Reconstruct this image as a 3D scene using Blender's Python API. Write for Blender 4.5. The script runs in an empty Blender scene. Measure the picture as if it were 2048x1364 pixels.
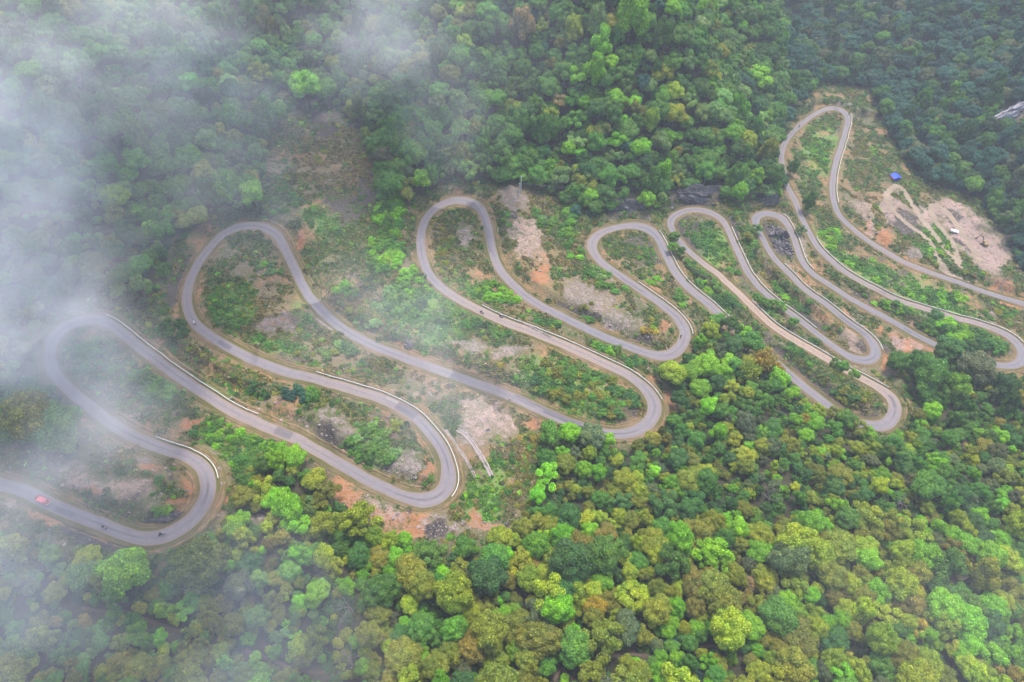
import bpy, bmesh, math, random
import numpy as np
from mathutils import Vector, Matrix

random.seed(7)
RNG = np.random.default_rng(11)
PI = math.pi
scene = bpy.context.scene
COL = scene.collection

# ------------------------------------------------------------------ camera maths (pixels of the 2048x1364 photograph)
PITCH = math.radians(52.0); CAMH = 200.0; FPX = 2048 * 24.0 / 36.0
CP, SP = math.cos(PITCH), math.sin(PITCH)

def pix_dir(u, v):
    u = np.asarray(u, float); v = np.asarray(v, float)
    X = (u - 1024) / FPX; Y = (682 - v) / FPX
    return np.stack([X, CP + Y * SP, -SP + Y * CP], -1)

def project(p):
    p = np.asarray(p, float)
    x, y, z = p[..., 0], p[..., 1], p[..., 2] - CAMH
    depth = np.maximum(y * CP - z * SP, 1e-3); up = y * SP + z * CP
    return 1024 + FPX * x / depth, 682 - FPX * up / depth, depth

# ------------------------------------------------------------------ noise
def vnoise(x, y, scale, seed):
    r = np.random.default_rng(seed); L = r.random((256, 256))
    X = np.asarray(x) / scale; Y = np.asarray(y) / scale
    xi = np.floor(X).astype(int); yi = np.floor(Y).astype(int)
    fx = X - xi; fy = Y - yi
    fx = fx * fx * (3 - 2 * fx); fy = fy * fy * (3 - 2 * fy)
    a = L[xi % 256, yi % 256]; b = L[(xi + 1) % 256, yi % 256]
    c = L[xi % 256, (yi + 1) % 256]; d = L[(xi + 1) % 256, (yi + 1) % 256]
    return (a * (1 - fx) + b * fx) * (1 - fy) + (c * (1 - fx) + d * fx) * fy

def fbm(x, y, scale, seed, octs=4):
    s = 0; amp = 1; tot = 0
    for k in range(octs):
        s = s + amp * vnoise(x, y, scale / 2 ** k, seed + k); tot += amp; amp *= 0.5
    return s / tot

def sstep(a, b, x):
    t = np.clip((x - a) / (b - a), 0, 1)
    return t * t * (3 - 2 * t)

# ------------------------------------------------------------------ the traced lines (photo pixels)
ROAD = [(-170,922),(-80,946),(0,968),(43,979),(106,1011),(170,1036),(234,1062),(289,1077),(340,1068),(383,1041),(410,1002),(417,964),(404,934),
(374,913),(323,896),(272,875),(230,853),(183,815),(140,781),(106,743),(100,700),(115,666),(149,645),(187,639),(221,649),(255,675),
(298,709),(349,747),(404,785),(468,824),(532,853),(595,879),(684,931),(739,962),(795,988),(837,1000),(865,999),(890,982),(898,957),(895,926),
(881,893),(859,862),(831,834),(800,815),(767,798),(711,781),(656,765),(600,751),(576,745),(513,722),(449,690),(402,659),(379,627),(374,588),
(387,546),(413,503),(449,467),(487,452),(525,454),(555,471),(576,508),(593,546),(615,588),(649,627),(691,661),(747,691),(810,716),(895,746),
(964,771),(1030,796),(1087,823),(1149,849),(1211,866),(1260,866),(1293,849),(1311,816),(1297,784),(1264,755),(1211,728),(1149,699),(1087,673),
(1005,642),(944,613),(894,584),(862,554),(845,517),(841,475),(851,439),(874,414),(907,401),(940,404),(964,422),(977,459),(985,504),(1001,541),
(1030,574),(1067,603),(1112,627),(1170,656),(1211,675),(1252,691),(1293,706),(1330,712),(1359,697),(1371,669),(1359,640),(1326,611),(1285,582),
(1244,554),(1207,529),(1186,504),(1186,480),(1207,463),(1244,453),(1280,453),(1309,467),(1326,496),(1346,537),(1375,574),(1420,611),(1470,657),
(1535,710),(1581,750),(1616,780),(1660,813),(1710,842),(1750,853),(1778,845),(1791,820),(1781,793),(1748,770),(1704,747),(1660,721),(1616,695),
(1572,670),(1539,646),(1495,604),(1462,573),(1437,549),(1402,523),(1365,490),(1343,458),(1341,441),(1353,429),(1378,420),(1402,420),(1425,427),
(1443,439),(1456,458),(1466,483),(1480,513),(1496,546),(1518,575),(1540,594),(1570,619),(1600,641),(1629,663),(1649,679),(1669,694),(1700,714),
(1730,722),(1747,717),(1753,705),(1748,690),(1730,668),(1704,650),(1682,633),(1649,606),(1610,580),(1583,552),(1554,523),(1538,501),(1524,475),
(1512,450),(1513,434),(1527,427),(1550,429),(1568,440),(1581,460),(1592,489),(1599,513),(1612,534),(1634,554),(1671,577),(1700,597),(1735,616),
(1776,638),(1814,660),(1849,679),(1880,694),(1920,711),(1960,724),(1995,731),(2022,732),(2041,724),(2047,708),(2041,695),(2028,680),(2008,667),
(1981,655),(1946,644),(1911,636),(1876,625),(1823,610),(1788,597),(1753,579),(1718,561),(1690,544),(1661,521),(1636,495),(1619,466),(1608,445),
(1599,425),(1592,405),(1582,387),(1573,368),(1568,345),(1563,320),(1564,300),(1573,281),(1594,256),(1621,234),(1649,219),(1673,217),(1690,225),
(1696,241),(1691,262),(1683,290),(1671,328),(1665,369),(1667,403),(1679,431),(1703,455),(1735,481),(1798,519),(1854,543),(1915,564),(1967,583),
(2048,608),(2160,640),(2260,670)]

UPPER = [(-260,960),(-120,930),(0,905),(100,888),(185,868),(140,815),(82,755),(66,690),(100,632),(190,600),(290,622),(340,575),(352,505),(420,446),
(500,424),(540,300),(580,220),(640,195),(705,240),(760,330),(775,410),(820,420),(860,384),(950,374),(1010,378),(1060,366),(1120,398),(1150,440),
(1185,440),(1250,424),(1310,430),(1340,395),(1400,398),(1480,416),(1520,408),(1560,405),(1556,340),(1540,290),(1600,212),(1640,165),(1590,90),
(1520,0),(1610,70),(1735,175),(1780,275),(1815,335),(1850,365),(1960,400),(2010,490),(2060,560),(2160,600),(2300,650)]
LOWER = [(-260,1010),(-60,1065),(60,1085),(150,1095),(300,1125),(400,1105),(450,1040),(485,985),(540,905),(600,925),(660,985),(720,1040),(840,1080),
(960,1090),(1040,1060),(1065,975),(1095,895),(1180,885),(1290,885),(1335,850),(1345,800),(1300,742),(1365,722),(1395,688),(1430,650),(1480,690),
(1545,735),(1620,805),(1740,875),(1815,868),(1836,800),(1790,745),(1825,715),(1870,715),(1930,740),(2030,765),(2140,740),(2320,720)]

def plane(x, y):
    return -0.15 * (0.75 * (x + 88) + 0.6 * (y - 100))

def on_plane(pts):
    pts = np.asarray(pts, float); d = pix_dir(pts[:, 0], pts[:, 1])
    # 200 + t dz = -.15(.75(t dx+88)+.6(t dy-100))
    t = (-CAMH - 0.15 * (0.75 * 88 - 60)) / (d[:, 2] + 0.15 * (0.75 * d[:, 0] + 0.6 * d[:, 1]))
    return d * t[:, None] + np.array([0, 0, CAMH])

def catmull(P, n=8):
    P = np.asarray(P, float); Q = np.vstack([2 * P[0] - P[1], P, 2 * P[-1] - P[-2]]); out = []
    t = np.linspace(0, 1, n, endpoint=False)[:, None]
    for i in range(1, len(Q) - 2):
        a, b, c, d = Q[i - 1], Q[i], Q[i + 1], Q[i + 2]
        out.append(0.5 * ((2 * b) + (c - a) * t + (2 * a - 5 * b + 4 * c - d) * t ** 2 + (3 * b - a - 3 * c + d) * t ** 3))
    out.append(P[-1:]); return np.vstack(out)

def gsmooth(a, sig):
    n = int(sig * 3) + 1; k = np.exp(-0.5 * (np.arange(-n, n + 1) / sig) ** 2); k /= k.sum()
    pad = np.concatenate([np.repeat(a[:1], n, 0), a, np.repeat(a[-1:], n, 0)])
    if a.ndim == 1: return np.convolve(pad, k, 'valid')
    return np.stack([np.convolve(pad[:, i], k, 'valid') for i in range(a.shape[1])], 1)

def resample(P, step):
    L = np.concatenate([[0], np.cumsum(np.linalg.norm(np.diff(P, axis=0), axis=1))])
    s = np.arange(0, L[-1], step)
    return np.stack([np.interp(s, L, P[:, i]) for i in range(P.shape[1])], 1)

STEP = 0.8
px = catmull(ROAD)
p3 = on_plane(px)
L = np.concatenate([[0], np.cumsum(np.linalg.norm(np.diff(p3, axis=0), axis=1))])
s_uni = np.arange(0, L[-1], STEP)
pu = np.stack([np.interp(s_uni, L, px[:, 0]), np.interp(s_uni, L, px[:, 1])], 1)
z0 = on_plane(pu)[:, 2]
zr = gsmooth(z0, 22 / STEP)
d = pix_dir(pu[:, 0], pu[:, 1]); t = (zr - CAMH) / d[:, 2]
R3 = d * t[:, None] + np.array([0, 0, CAMH])
R3 = resample(R3, STEP); R3[:, :2] = gsmooth(R3[:, :2], 2.0 / STEP); NR = len(R3)
RU, RV, _ = project(R3)
T = np.gradient(R3[:, :2], axis=0); T /= np.linalg.norm(T, axis=1)[:, None]
NRM = np.stack([-T[:, 1], T[:, 0]], 1)                                  # left-hand normal of travel
hd = np.unwrap(np.arctan2(T[:, 1], T[:, 0])); curv = gsmooth(np.gradient(hd) / STEP, 3 / STEP)
HALF = 1.95 + 0.8 * sstep(0.035, 0.09, np.abs(gsmooth(curv, 5 / STEP)))    # bends are a little wider

NARROW = 1 - 0.22 * sstep(0.52, 0.60, np.arange(NR) / NR); SHW = (1 - 0.40 * sstep(0.50, 0.60, np.arange(NR) / NR)); HALF = HALF * NARROW   # the far half of the road is narrower
def road_index(u, v):
    return int(np.argmin((RU - u) ** 2 + (RV - v) ** 2))

PARAPETS = [((206,622),(514,828),'pale parapet along the upper side of the misty road out of the leftmost loop'),
((302,876),(439,966),'short curved white parapet round the lowest left bend'),
((627,746),(916,1015),'long white parapet curving round the bend beside the two stone walls'),
((960,609),(1332,796),'longest straight white parapet ending at the orange soil of the bushy bend'),
((1268,568),(1389,668),'short white parapet round the fourth bottom bend with scorched ground inside'),
((1317,453),(1478,649),'white parapet dropping from the fourth top loop into the bushes'),
((1466,449),(1631,655),'white parapet beside the grey road from the loop under the overhanging cliff'),
((1499,598),(1776,773),'white parapet along the dusty tan road above the dark ditch bank'),
((1560,426),(1627,536),'short white parapet curving past the black rock outcrop'),
((1568,523),(1764,696),'white parapet below the black rock outcrop ending at a rocky bend'),
((1632,470),(2046,676),'long white parapet bordering the green slope under the quarry'),
((1707,216),(1668,405),'thin grey parapet on the outer side of the topmost loop')]
PARA = []
for a, b, lab in PARAPETS:
    ia = road_index(*a); ib = road_index(*b)
    cand = []
    m = (ia + ib) // 2
    q = R3[m, :2]
    # the side whose projected offset is up and to the right in the photo
    side = None
    for s_ in (1, -1):
        w = np.array([q[0] + s_ * NRM[m, 0] * 3.1, q[1] + s_ * NRM[m, 1] * 3.1, R3[m, 2]])
        uu, vv, _ = project(w); cand.append((uu - vv * 1.0, s_))
    side = max(cand)[1]
    PARA.append((min(ia, ib), max(ia, ib), side, lab))

# ------------------------------------------------------------------ the terrain grid
CELL = 1.2
gx = np.arange(-430, 600, CELL); gy = np.arange(10, 800, CELL)
GX, GY = np.meshgrid(gx, gy, indexing='ij')

def polydist(line):
    out = np.full(GX.shape, 1e9)
    for a, b in zip(line[:-1], line[1:]):
        ab = b - a; l2 = ab @ ab + 1e-9
        tt = np.clip(((GX - a[0]) * ab[0] + (GY - a[1]) * ab[1]) / l2, 0, 1)
        out = np.minimum(out, (GX - a[0] - tt * ab[0]) ** 2 + (GY - a[1] - tt * ab[1]) ** 2)
    return np.sqrt(out)

def inside(poly, X, Y):
    c = np.zeros(X.shape, bool); n = len(poly)
    for i in range(n):
        x1, y1 = poly[i]; x2, y2 = poly[(i + 1) % n]
        if y1 == y2: continue
        c ^= ((y1 > Y) != (y2 > Y)) & (X < (x2 - x1) * (Y - y1) / (y2 - y1) + x1)
    return c

up_w = on_plane(UPPER)[:, :2]; lo_w = on_plane(LOWER)[:, :2]
UPPER2 = [q for q in UPPER if q[1] > 100 or q[0] < 1500]
CORR0 = np.vstack([up_w, lo_w[::-1]]); CORR = np.vstack([on_plane(UPPER2)[:, :2], lo_w[::-1]])
IN = inside(CORR0, GX, GY)
du = polydist(up_w); dl = polydist(lo_w)
# a point outside belongs to the upper flank when it is nearer to it
far_side = np.where(IN, 0, 1); WOODED = ~inside(CORR, GX, GY)
fu = far_side * (du < dl)
fl = far_side * (dl <= du)
wave = fbm(GX, GY, 90, 3, 3) - 0.5
slope_up = 0.82 + 0.35 * wave
slope_up = np.where(GX > 235, 0.62 + 0.4 * wave, slope_up)
slope_up = np.where(GX < -120, slope_up * 0.85, slope_up)
H = plane(GX, GY)
H = H + fu * slope_up * (np.sqrt(du ** 2 + 64) - 8)
H = H + fl * 0.14 * (np.sqrt(dl ** 2 + 100) - 10)
H = H + (fbm(GX, GY, 34, 21, 4) - 0.5) * (1.2 + 5.5 * np.clip(np.minimum(du, dl) / 25, 0, 1) * far_side)
H = H + (fbm(GX, GY, 9, 41, 3) - 0.5) * 0.9
# distance to the road and the nearest sample
RD = np.full(GX.shape, 99.0); RI = np.zeros(GX.shape, int)
W = int(26 / CELL)
for i in range(0, NR):
    cx = int((R3[i, 0] - gx[0]) / CELL); cy = int((R3[i, 1] - gy[0]) / CELL)
    x0, x1, y0, y1 = max(cx - W, 0), min(cx + W, len(gx)), max(cy - W, 0), min(cy + W, len(gy))
    if x0 >= x1 or y0 >= y1: continue
    dd = np.hypot(GX[x0:x1, y0:y1] - R3[i, 0], GY[x0:x1, y0:y1] - R3[i, 1])
    m = dd < RD[x0:x1, y0:y1]
    RD[x0:x1, y0:y1][m] = dd[m]; RI[x0:x1, y0:y1][m] = i
zr_g = R3[RI, 2]
side_g = np.sign((GX - R3[RI, 0]) * NRM[RI, 0] + (GY - R3[RI, 1]) * NRM[RI, 1])
near = RD < 26
nohump = np.zeros(NR, bool)
for a, b, sd, _ in PARA:
    if sd > 0: nohump[a:b] = True
hum_n = 1.2 + 3.6 * fbm(GX, GY, 26, 77, 3)
hump = np.where((side_g > 0) & ~nohump[RI], hum_n, -0.5) * sstep(4.4, 9, RD) * (1 - 0.5 * sstep(12, 24, RD)) * near
Hn = H + hump
e = np.maximum(RD - 4.3, 0)
Hc = np.clip(Hn, zr_g - 0.75 * e - 0.12, zr_g + 1.7 * e - 0.12)
H = np.where(near, np.where(RD < 4.3, zr_g - 0.12, Hc), H)
TERR = H

def height(x, y):
    fx = np.clip((np.asarray(x, float) - gx[0]) / CELL, 0, len(gx) - 1.001); fy = np.clip((np.asarray(y, float) - gy[0]) / CELL, 0, len(gy) - 1.001)
    i = fx.astype(int); j = fy.astype(int); a = fx - i; b = fy - j
    return (TERR[i, j] * (1 - a) + TERR[i + 1, j] * a) * (1 - b) + (TERR[i, j + 1] * (1 - a) + TERR[i + 1, j + 1] * a) * b

def rdist(x, y):
    i = np.clip(np.round((np.asarray(x) - gx[0]) / CELL).astype(int), 0, len(gx) - 1); j = np.clip(np.round((np.asarray(y) - gy[0]) / CELL).astype(int), 0, len(gy) - 1)
    return RD[i, j]

def ground_at(u, v, lift=0.0):
    """where the ray of a photo pixel meets the ground (raised by lift); arrays welcome"""
    u = np.atleast_1d(np.asarray(u, float)); v = np.atleast_1d(np.asarray(v, float)); d = pix_dir(u, v)
    t = np.full(len(u), 110.0); done = np.zeros(len(u), bool)
    for k in range(700):
        p = d * t[:, None]; gap = CAMH + p[:, 2] - height(p[:, 0], p[:, 1]) - lift
        done |= gap < 0.05
        t = np.where(done, t, t + np.maximum(gap * 0.45, 0.05))
        if done.all() or t.max() > 1500: break
    p = d * t[:, None]
    return np.stack([p[:, 0], p[:, 1], height(p[:, 0], p[:, 1])], 1)

def G(u, v, lift=0.0):
    return ground_at([u], [v], lift)[0]

GU, GV, _ = project(np.stack([GX, GY, TERR], -1))

# ------------------------------------------------------------------ soil map: (u, v, half width, half height, turn in degrees)
ORANGE = [(300,935,28,14,10),(370,975,22,18,0),(345,1005,22,10,0),(180,975,30,12,20),(100,1045,40,12,15),(200,1085,60,12,20),(400,842,22,7,10),
(780,850,20,10,40),(845,880,14,34,-25),(860,945,10,30,10),(720,1010,60,14,20),(830,1055,70,16,0),(955,1040,16,26,0),(990,1050,34,16,0),(800,1030,60,14,0),
(1090,850,44,9,22),(1325,800,12,18,0),(1250,858,30,8,0),(1000,800,30,8,20),(815,695,20,8,0),(1300,760,18,8,20),(1330,650,18,20,0),(590,490,8,20,20),
(1730,668,22,14,30),(1800,690,40,18,20),(1850,700,34,14,15),(1765,725,14,20,0),(1800,822,12,24,0),(1740,452,18,16,0),(1780,472,16,16,0),(1998,575,26,16,10),
(2030,600,30,9,15),(1700,630,18,8,25),(1440,860,10,6,0),(440,1010,10,30,20),(690,985,30,20,40),(560,635,20,8,0),(970,410,14,10,30),(1080,545,24,14,0),
(1310,575,10,14,0),(1600,655,10,6,20),(1500,620,14,6,35),(1940,880,8,8,0),(1210,395,12,6,0)]
ROCK = [(255,975,48,22,15),(150,945,60,26,15),(300,915,24,10,0),(60,1010,40,10,10),(660,850,42,30,35),(740,865,24,14,20),(810,930,44,34,20),(760,1015,60,22,20),
(1050,480,36,50,-20),(1035,400,30,26,0),(930,690,50,14,10),(1020,705,36,16,-10),(990,840,70,30,20),(960,860,40,40,0),(640,630,20,10,0),(560,640,34,22,0),
(935,470,14,18,0),(1180,590,50,24,30),(1240,640,50,20,25),(1530,520,14,10,0),(1710,690,34,22,30),(1790,690,26,14,0),
(1830,700,24,16,20),(1722,425,26,16,30),(1745,455,22,18,40),(1775,402,20,13,35),(1800,428,16,40,-52),(1848,432,18,36,-50),(1900,425,34,20,38),(1942,475,48,32,45),(1985,500,34,36,20),(1968,530,30,14,10),
(1825,505,16,20,-30),(1994,625,9,24,-10),(900,1060,50,16,0),(2020,232,56,20,-22),(2000,205,30,5,-20),(2040,150,24,6,-30),(1930,145,8,5,0),(1690,210,12,10,0),
(1400,395,60,14,0),(870,1045,40,16,0),(500,1040,24,18,20),(1600,480,10,30,-20),(1480,790,10,8,0)]
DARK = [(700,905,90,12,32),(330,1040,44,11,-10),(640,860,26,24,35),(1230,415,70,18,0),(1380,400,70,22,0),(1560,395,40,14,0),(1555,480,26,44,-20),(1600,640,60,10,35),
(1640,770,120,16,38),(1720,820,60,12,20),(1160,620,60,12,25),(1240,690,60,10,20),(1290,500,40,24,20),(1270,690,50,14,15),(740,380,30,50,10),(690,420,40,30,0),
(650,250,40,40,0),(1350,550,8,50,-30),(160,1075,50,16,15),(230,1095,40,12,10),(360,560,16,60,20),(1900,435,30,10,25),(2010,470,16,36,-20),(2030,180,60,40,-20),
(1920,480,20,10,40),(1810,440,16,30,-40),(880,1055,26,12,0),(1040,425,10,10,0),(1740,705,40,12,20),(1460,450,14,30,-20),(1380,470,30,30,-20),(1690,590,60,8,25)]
DRY = [(640,330,70,70,0),(690,330,40,40,0),(540,600,60,60,0),(700,740,100,40,20),(520,540,50,40,0),(950,800,90,40,15),(930,560,40,60,0),(1050,820,60,40,0),
(1120,570,60,50,20),(1210,590,50,40,30),(1320,660,40,30,0),(860,740,60,30,10),(1000,900,70,60,0),(1020,960,50,60,0),(420,960,40,60,20),(600,690,60,30,20),
(480,760,80,30,30),(1000,740,80,30,15),(1240,830,50,30,0),(1680,660,50,20,30),(1740,790,40,30,20),(1720,350,30,80,0),(1780,420,40,50,-40),(2030,650,40,30,20),
(1060,400,40,30,0),(1090,520,50,40,0),(880,500,30,50,0),(700,600,60,60,0),(740,240,60,30,0),(900,1010,60,40,0),(760,960,60,20,20)]
LUSH = [(460,605,50,34,10),(640,445,44,30,0),(690,575,22,18,0),(860,640,80,50,10),(930,600,60,40,20),(1130,780,110,60,20),(1640,310,36,60,-10),(1650,300,24,40,0),
(1830,590,120,40,20),(1940,680,80,26,15),(700,865,20,14,0),(760,895,40,30,20),(300,770,60,26,20),(180,700,40,24,0),(480,890,70,36,25),(440,800,70,20,30),
(1880,480,16,50,-50),(1860,510,14,40,-55),(1700,530,60,18,35),(1740,560,50,20,30),(1560,620,50,20,30),(1640,480,30,20,40),(960,1000,40,40,0),(990,960,20,40,0),
(1420,500,40,60,-30),(1440,600,40,40,0),(560,700,60,20,20),(620,620,40,30,0)]

WU = (fbm(GX, GY, 12, 611, 3) - 0.5) * 62 + (fbm(GX, GY, 3.6, 631, 2) - 0.5) * 26
WV = (fbm(GX, GY, 12, 651, 3) - 0.5) * 44 + (fbm(GX, GY, 3.6, 671, 2) - 0.5) * 20
def blobs(lst, U, V):
    out = np.zeros(U.shape); U = U + WU; V = V + WV
    for (u, v, a, b, r) in lst:
        c, s = math.cos(math.radians(r)), math.sin(math.radians(r))
        m = (np.abs(U - u) < 1.6 * max(a, b)) & (np.abs(V - v) < 1.6 * max(a, b))
        dx, dy = U[m] - u, V[m] - v
        q = ((dx * c + dy * s) / a) ** 2 + ((-dx * s + dy * c) / b) ** 2
        out[m] = np.maximum(out[m], np.clip(1.35 - 0.85 * q, 0, 1))
    return out

PINK = [(255,975,60,30,15),(760,1015,70,26,20),(1050,480,40,60,-20),(1800,428,24,50,-52),(1900,425,44,30,38),(1945,478,60,44,45),(1985,515,40,40,0),(1735,440,40,30,30),(1775,402,26,20,35),(990,845,80,40,20),(1830,700,40,24,15),(1710,690,34,22,30),(150,945,60,26,15),(1994,625,14,28,-10)]
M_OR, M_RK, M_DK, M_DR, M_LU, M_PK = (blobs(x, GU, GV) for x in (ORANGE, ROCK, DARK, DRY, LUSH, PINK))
SCAR = [(1903,428,42,22,38),(1946,478,54,38,45),(1985,508,34,36,20),(1862,430,20,34,-50),(1800,428,16,36,-52),(1780,402,18,12,35)]
M_SC = blobs(SCAR, GU, GV); M_RK = np.maximum(M_RK, M_SC * 1.5); M_PK = np.maximum(M_PK, M_SC); M_CL = blobs([(655,320,80,92,0),(690,330,60,70,0)], GU, GV); M_DR = np.maximum(M_DR, M_CL); M_OR = M_OR * (1 - 0.6 * M_CL)
# bare soil along the carriageway, raw earth on the cut banks
bank = sstep(8.2, 4.6, RD) * near
M_OR = np.maximum(M_OR, bank * np.clip(-0.25 + 1.15 * fbm(GX, GY, 20, 91, 3), 0, 1))
spr = sstep(0.50, 0.72, fbm(GX, GY, 13, 711, 4)) * ~WOODED; spr2 = sstep(0.52, 0.74, fbm(GX, GY, 11, 751, 4)) * ~WOODED; spr3 = sstep(0.5, 0.7, fbm(GX, GY, 17, 791, 4)) * ~WOODED
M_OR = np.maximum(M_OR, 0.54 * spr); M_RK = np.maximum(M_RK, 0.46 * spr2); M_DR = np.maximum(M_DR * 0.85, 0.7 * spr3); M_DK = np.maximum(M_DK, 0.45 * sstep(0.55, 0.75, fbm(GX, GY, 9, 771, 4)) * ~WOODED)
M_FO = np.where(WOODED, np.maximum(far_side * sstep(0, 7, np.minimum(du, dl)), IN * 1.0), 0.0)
TRACKS = [[(1792,372),(1778,382),(1774,398),(1784,418),(1812,445),(1845,470),(1866,492),(1880,525),(1900,548),(1950,572),(2000,594),(2060,612)],
[(1792,370),(1806,378),(1820,402),(1838,430),(1862,460),(1885,490),(1905,515),(1922,532)],
[(1922,532),(1906,488),(1882,456),(1862,422),(1870,408),(1890,420),(1915,450),(1940,490),(1960,520)]]
FOOTPATHS = [[(1105,1364),(1120,1342),(1125,1334),(1170,1327),(1225,1312),(1260,1308),(1330,1311),(1380,1310),(1420,1290),(1480,1308),(1520,1318)],
[(1120,1334),(1150,1364)],[(160,1215),(200,1222),(250,1222),(300,1242),(345,1258),(370,1262)],[(490,1300),(540,1318),(580,1335),(640,1345),(700,1338)],
[(470,985),(483,1000),(487,1020),(478,1040)]]
TR = np.zeros(GX.shape)
for tr in TRACKS:
    w = ground_at(*np.array(catmull(tr, 5)).T)[:, :2]
    TR = np.maximum(TR, sstep(2.4, 1.2, polydist(w)))
FPW = [resample(ground_at(*np.array(catmull(f, 6)).T), 1.0) for f in FOOTPATHS]

# ------------------------------------------------------------------ materials
def new_mat(name):
    m = bpy.data.materials.new(name); m.use_nodes = True; nt = m.node_tree; nt.nodes.clear()
    out = nt.nodes.new('ShaderNodeOutputMaterial'); return m, nt, out

class NB:
    """a few short hands for node trees"""
    def __init__(s, nt): s.nt = nt
    def n(s, t, **kw):
        x = s.nt.nodes.new(t)
        for k, v in kw.items(): setattr(x, k, v)
        return x
    def link(s, a, b): s.nt.links.new(a, b)
    def val(s, sock, v):
        if hasattr(v, 'is_output'): s.link(v, sock)
        else: sock.default_value = v
    def math(s, op, a, b=None, clamp=False):
        x = s.n('ShaderNodeMath', operation=op); x.use_clamp = clamp; s.val(x.inputs[0], a)
        if b is not None: s.val(x.inputs[1], b)
        return x.outputs[0]
    def mix(s, f, a, b, mode='MIX'):
        x = s.n('ShaderNodeMix', data_type='RGBA', blend_type=mode); s.val(x.inputs[0], f)
        s.val(x.inputs[6], a if hasattr(a, 'is_output') else (*a, 1)); s.val(x.inputs[7], b if hasattr(b, 'is_output') else (*b, 1)); return x.outputs[2]
    def noise(s, vec, scale, detail=4, rough=0.55):
        x = s.n('ShaderNodeTexNoise'); s.link(vec, x.inputs['Vector']); x.inputs['Scale'].default_value = scale
        x.inputs['Detail'].default_value = detail; x.inputs['Roughness'].default_value = rough; return x.outputs['Fac']
    def voro(s, vec, scale, out='Color', feature='F1'):
        x = s.n('ShaderNodeTexVoronoi', feature=feature); s.link(vec, x.inputs['Vector']); x.inputs['Scale'].default_value = scale; return x.outputs[out]
    def attr(s, name, out='Fac', typ='GEOMETRY'):
        x = s.n('ShaderNodeAttribute', attribute_type=typ, attribute_name=name); return x.outputs[out]
    def ramp(s, f, a, b):
        x = s.n('ShaderNodeMapRange'); s.val(x.inputs[0], f); x.inputs[1].default_value = a; x.inputs[2].default_value = b; return x.outputs[0]
    def bump(s, h, strength, dist):
        x = s.n('ShaderNodeBump'); s.link(h, x.inputs['Height']); x.inputs['Strength'].default_value = strength; x.inputs['Distance'].default_value = dist; return x.outputs[0]
    def bsdf(s, col, rough=0.9, nrm=None, spec=0.2, metal=0.0):
        x = s.n('ShaderNodeBsdfPrincipled'); s.val(x.inputs['Base Color'], col if hasattr(col, 'is_output') else (*col, 1)); s.val(x.inputs['Roughness'], rough)
        x.inputs['Specular IOR Level'].default_value = spec; x.inputs['Metallic'].default_value = metal
        if nrm is not None: s.link(nrm, x.inputs['Normal'])
        return x.outputs[0]

def simple_mat(name, col, rough=0.8, vary=0.25, scale=3.0, metal=0.0, spec=0.3):
    m, nt, out = new_mat(name); b = NB(nt); tc = b.n('ShaderNodeTexCoord').outputs['Object']
    f = b.noise(tc, scale, 5)
    c = b.mix(f, tuple(x * (1 - vary) for x in col), tuple(min(x * (1 + vary), 1) for x in col))
    b.link(b.bsdf(c, rough, None, spec, metal), out.inputs[0]); return m

def rock_mat(name, c1, c2, c3, scale=0.6):
    m, nt, out = new_mat(name); b = NB(nt); tc = b.n('ShaderNodeNewGeometry').outputs['Position']
    n1 = b.noise(tc, scale, 8, 0.65); n2 = b.noise(tc, scale * 5, 6, 0.6); v = b.voro(tc, scale * 2.2, 'Distance')
    c = b.mix(b.ramp(n1, 0.35, 0.65), c1, c2); c = b.mix(b.ramp(n2, 0.5, 0.72), c, c3)
    h = b.math('ADD', n2, b.math('MULTIPLY', v, 0.6))
    b.link(b.bsdf(c, 0.9, b.bump(h, 0.9, 0.25)), out.inputs[0]); return m

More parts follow.
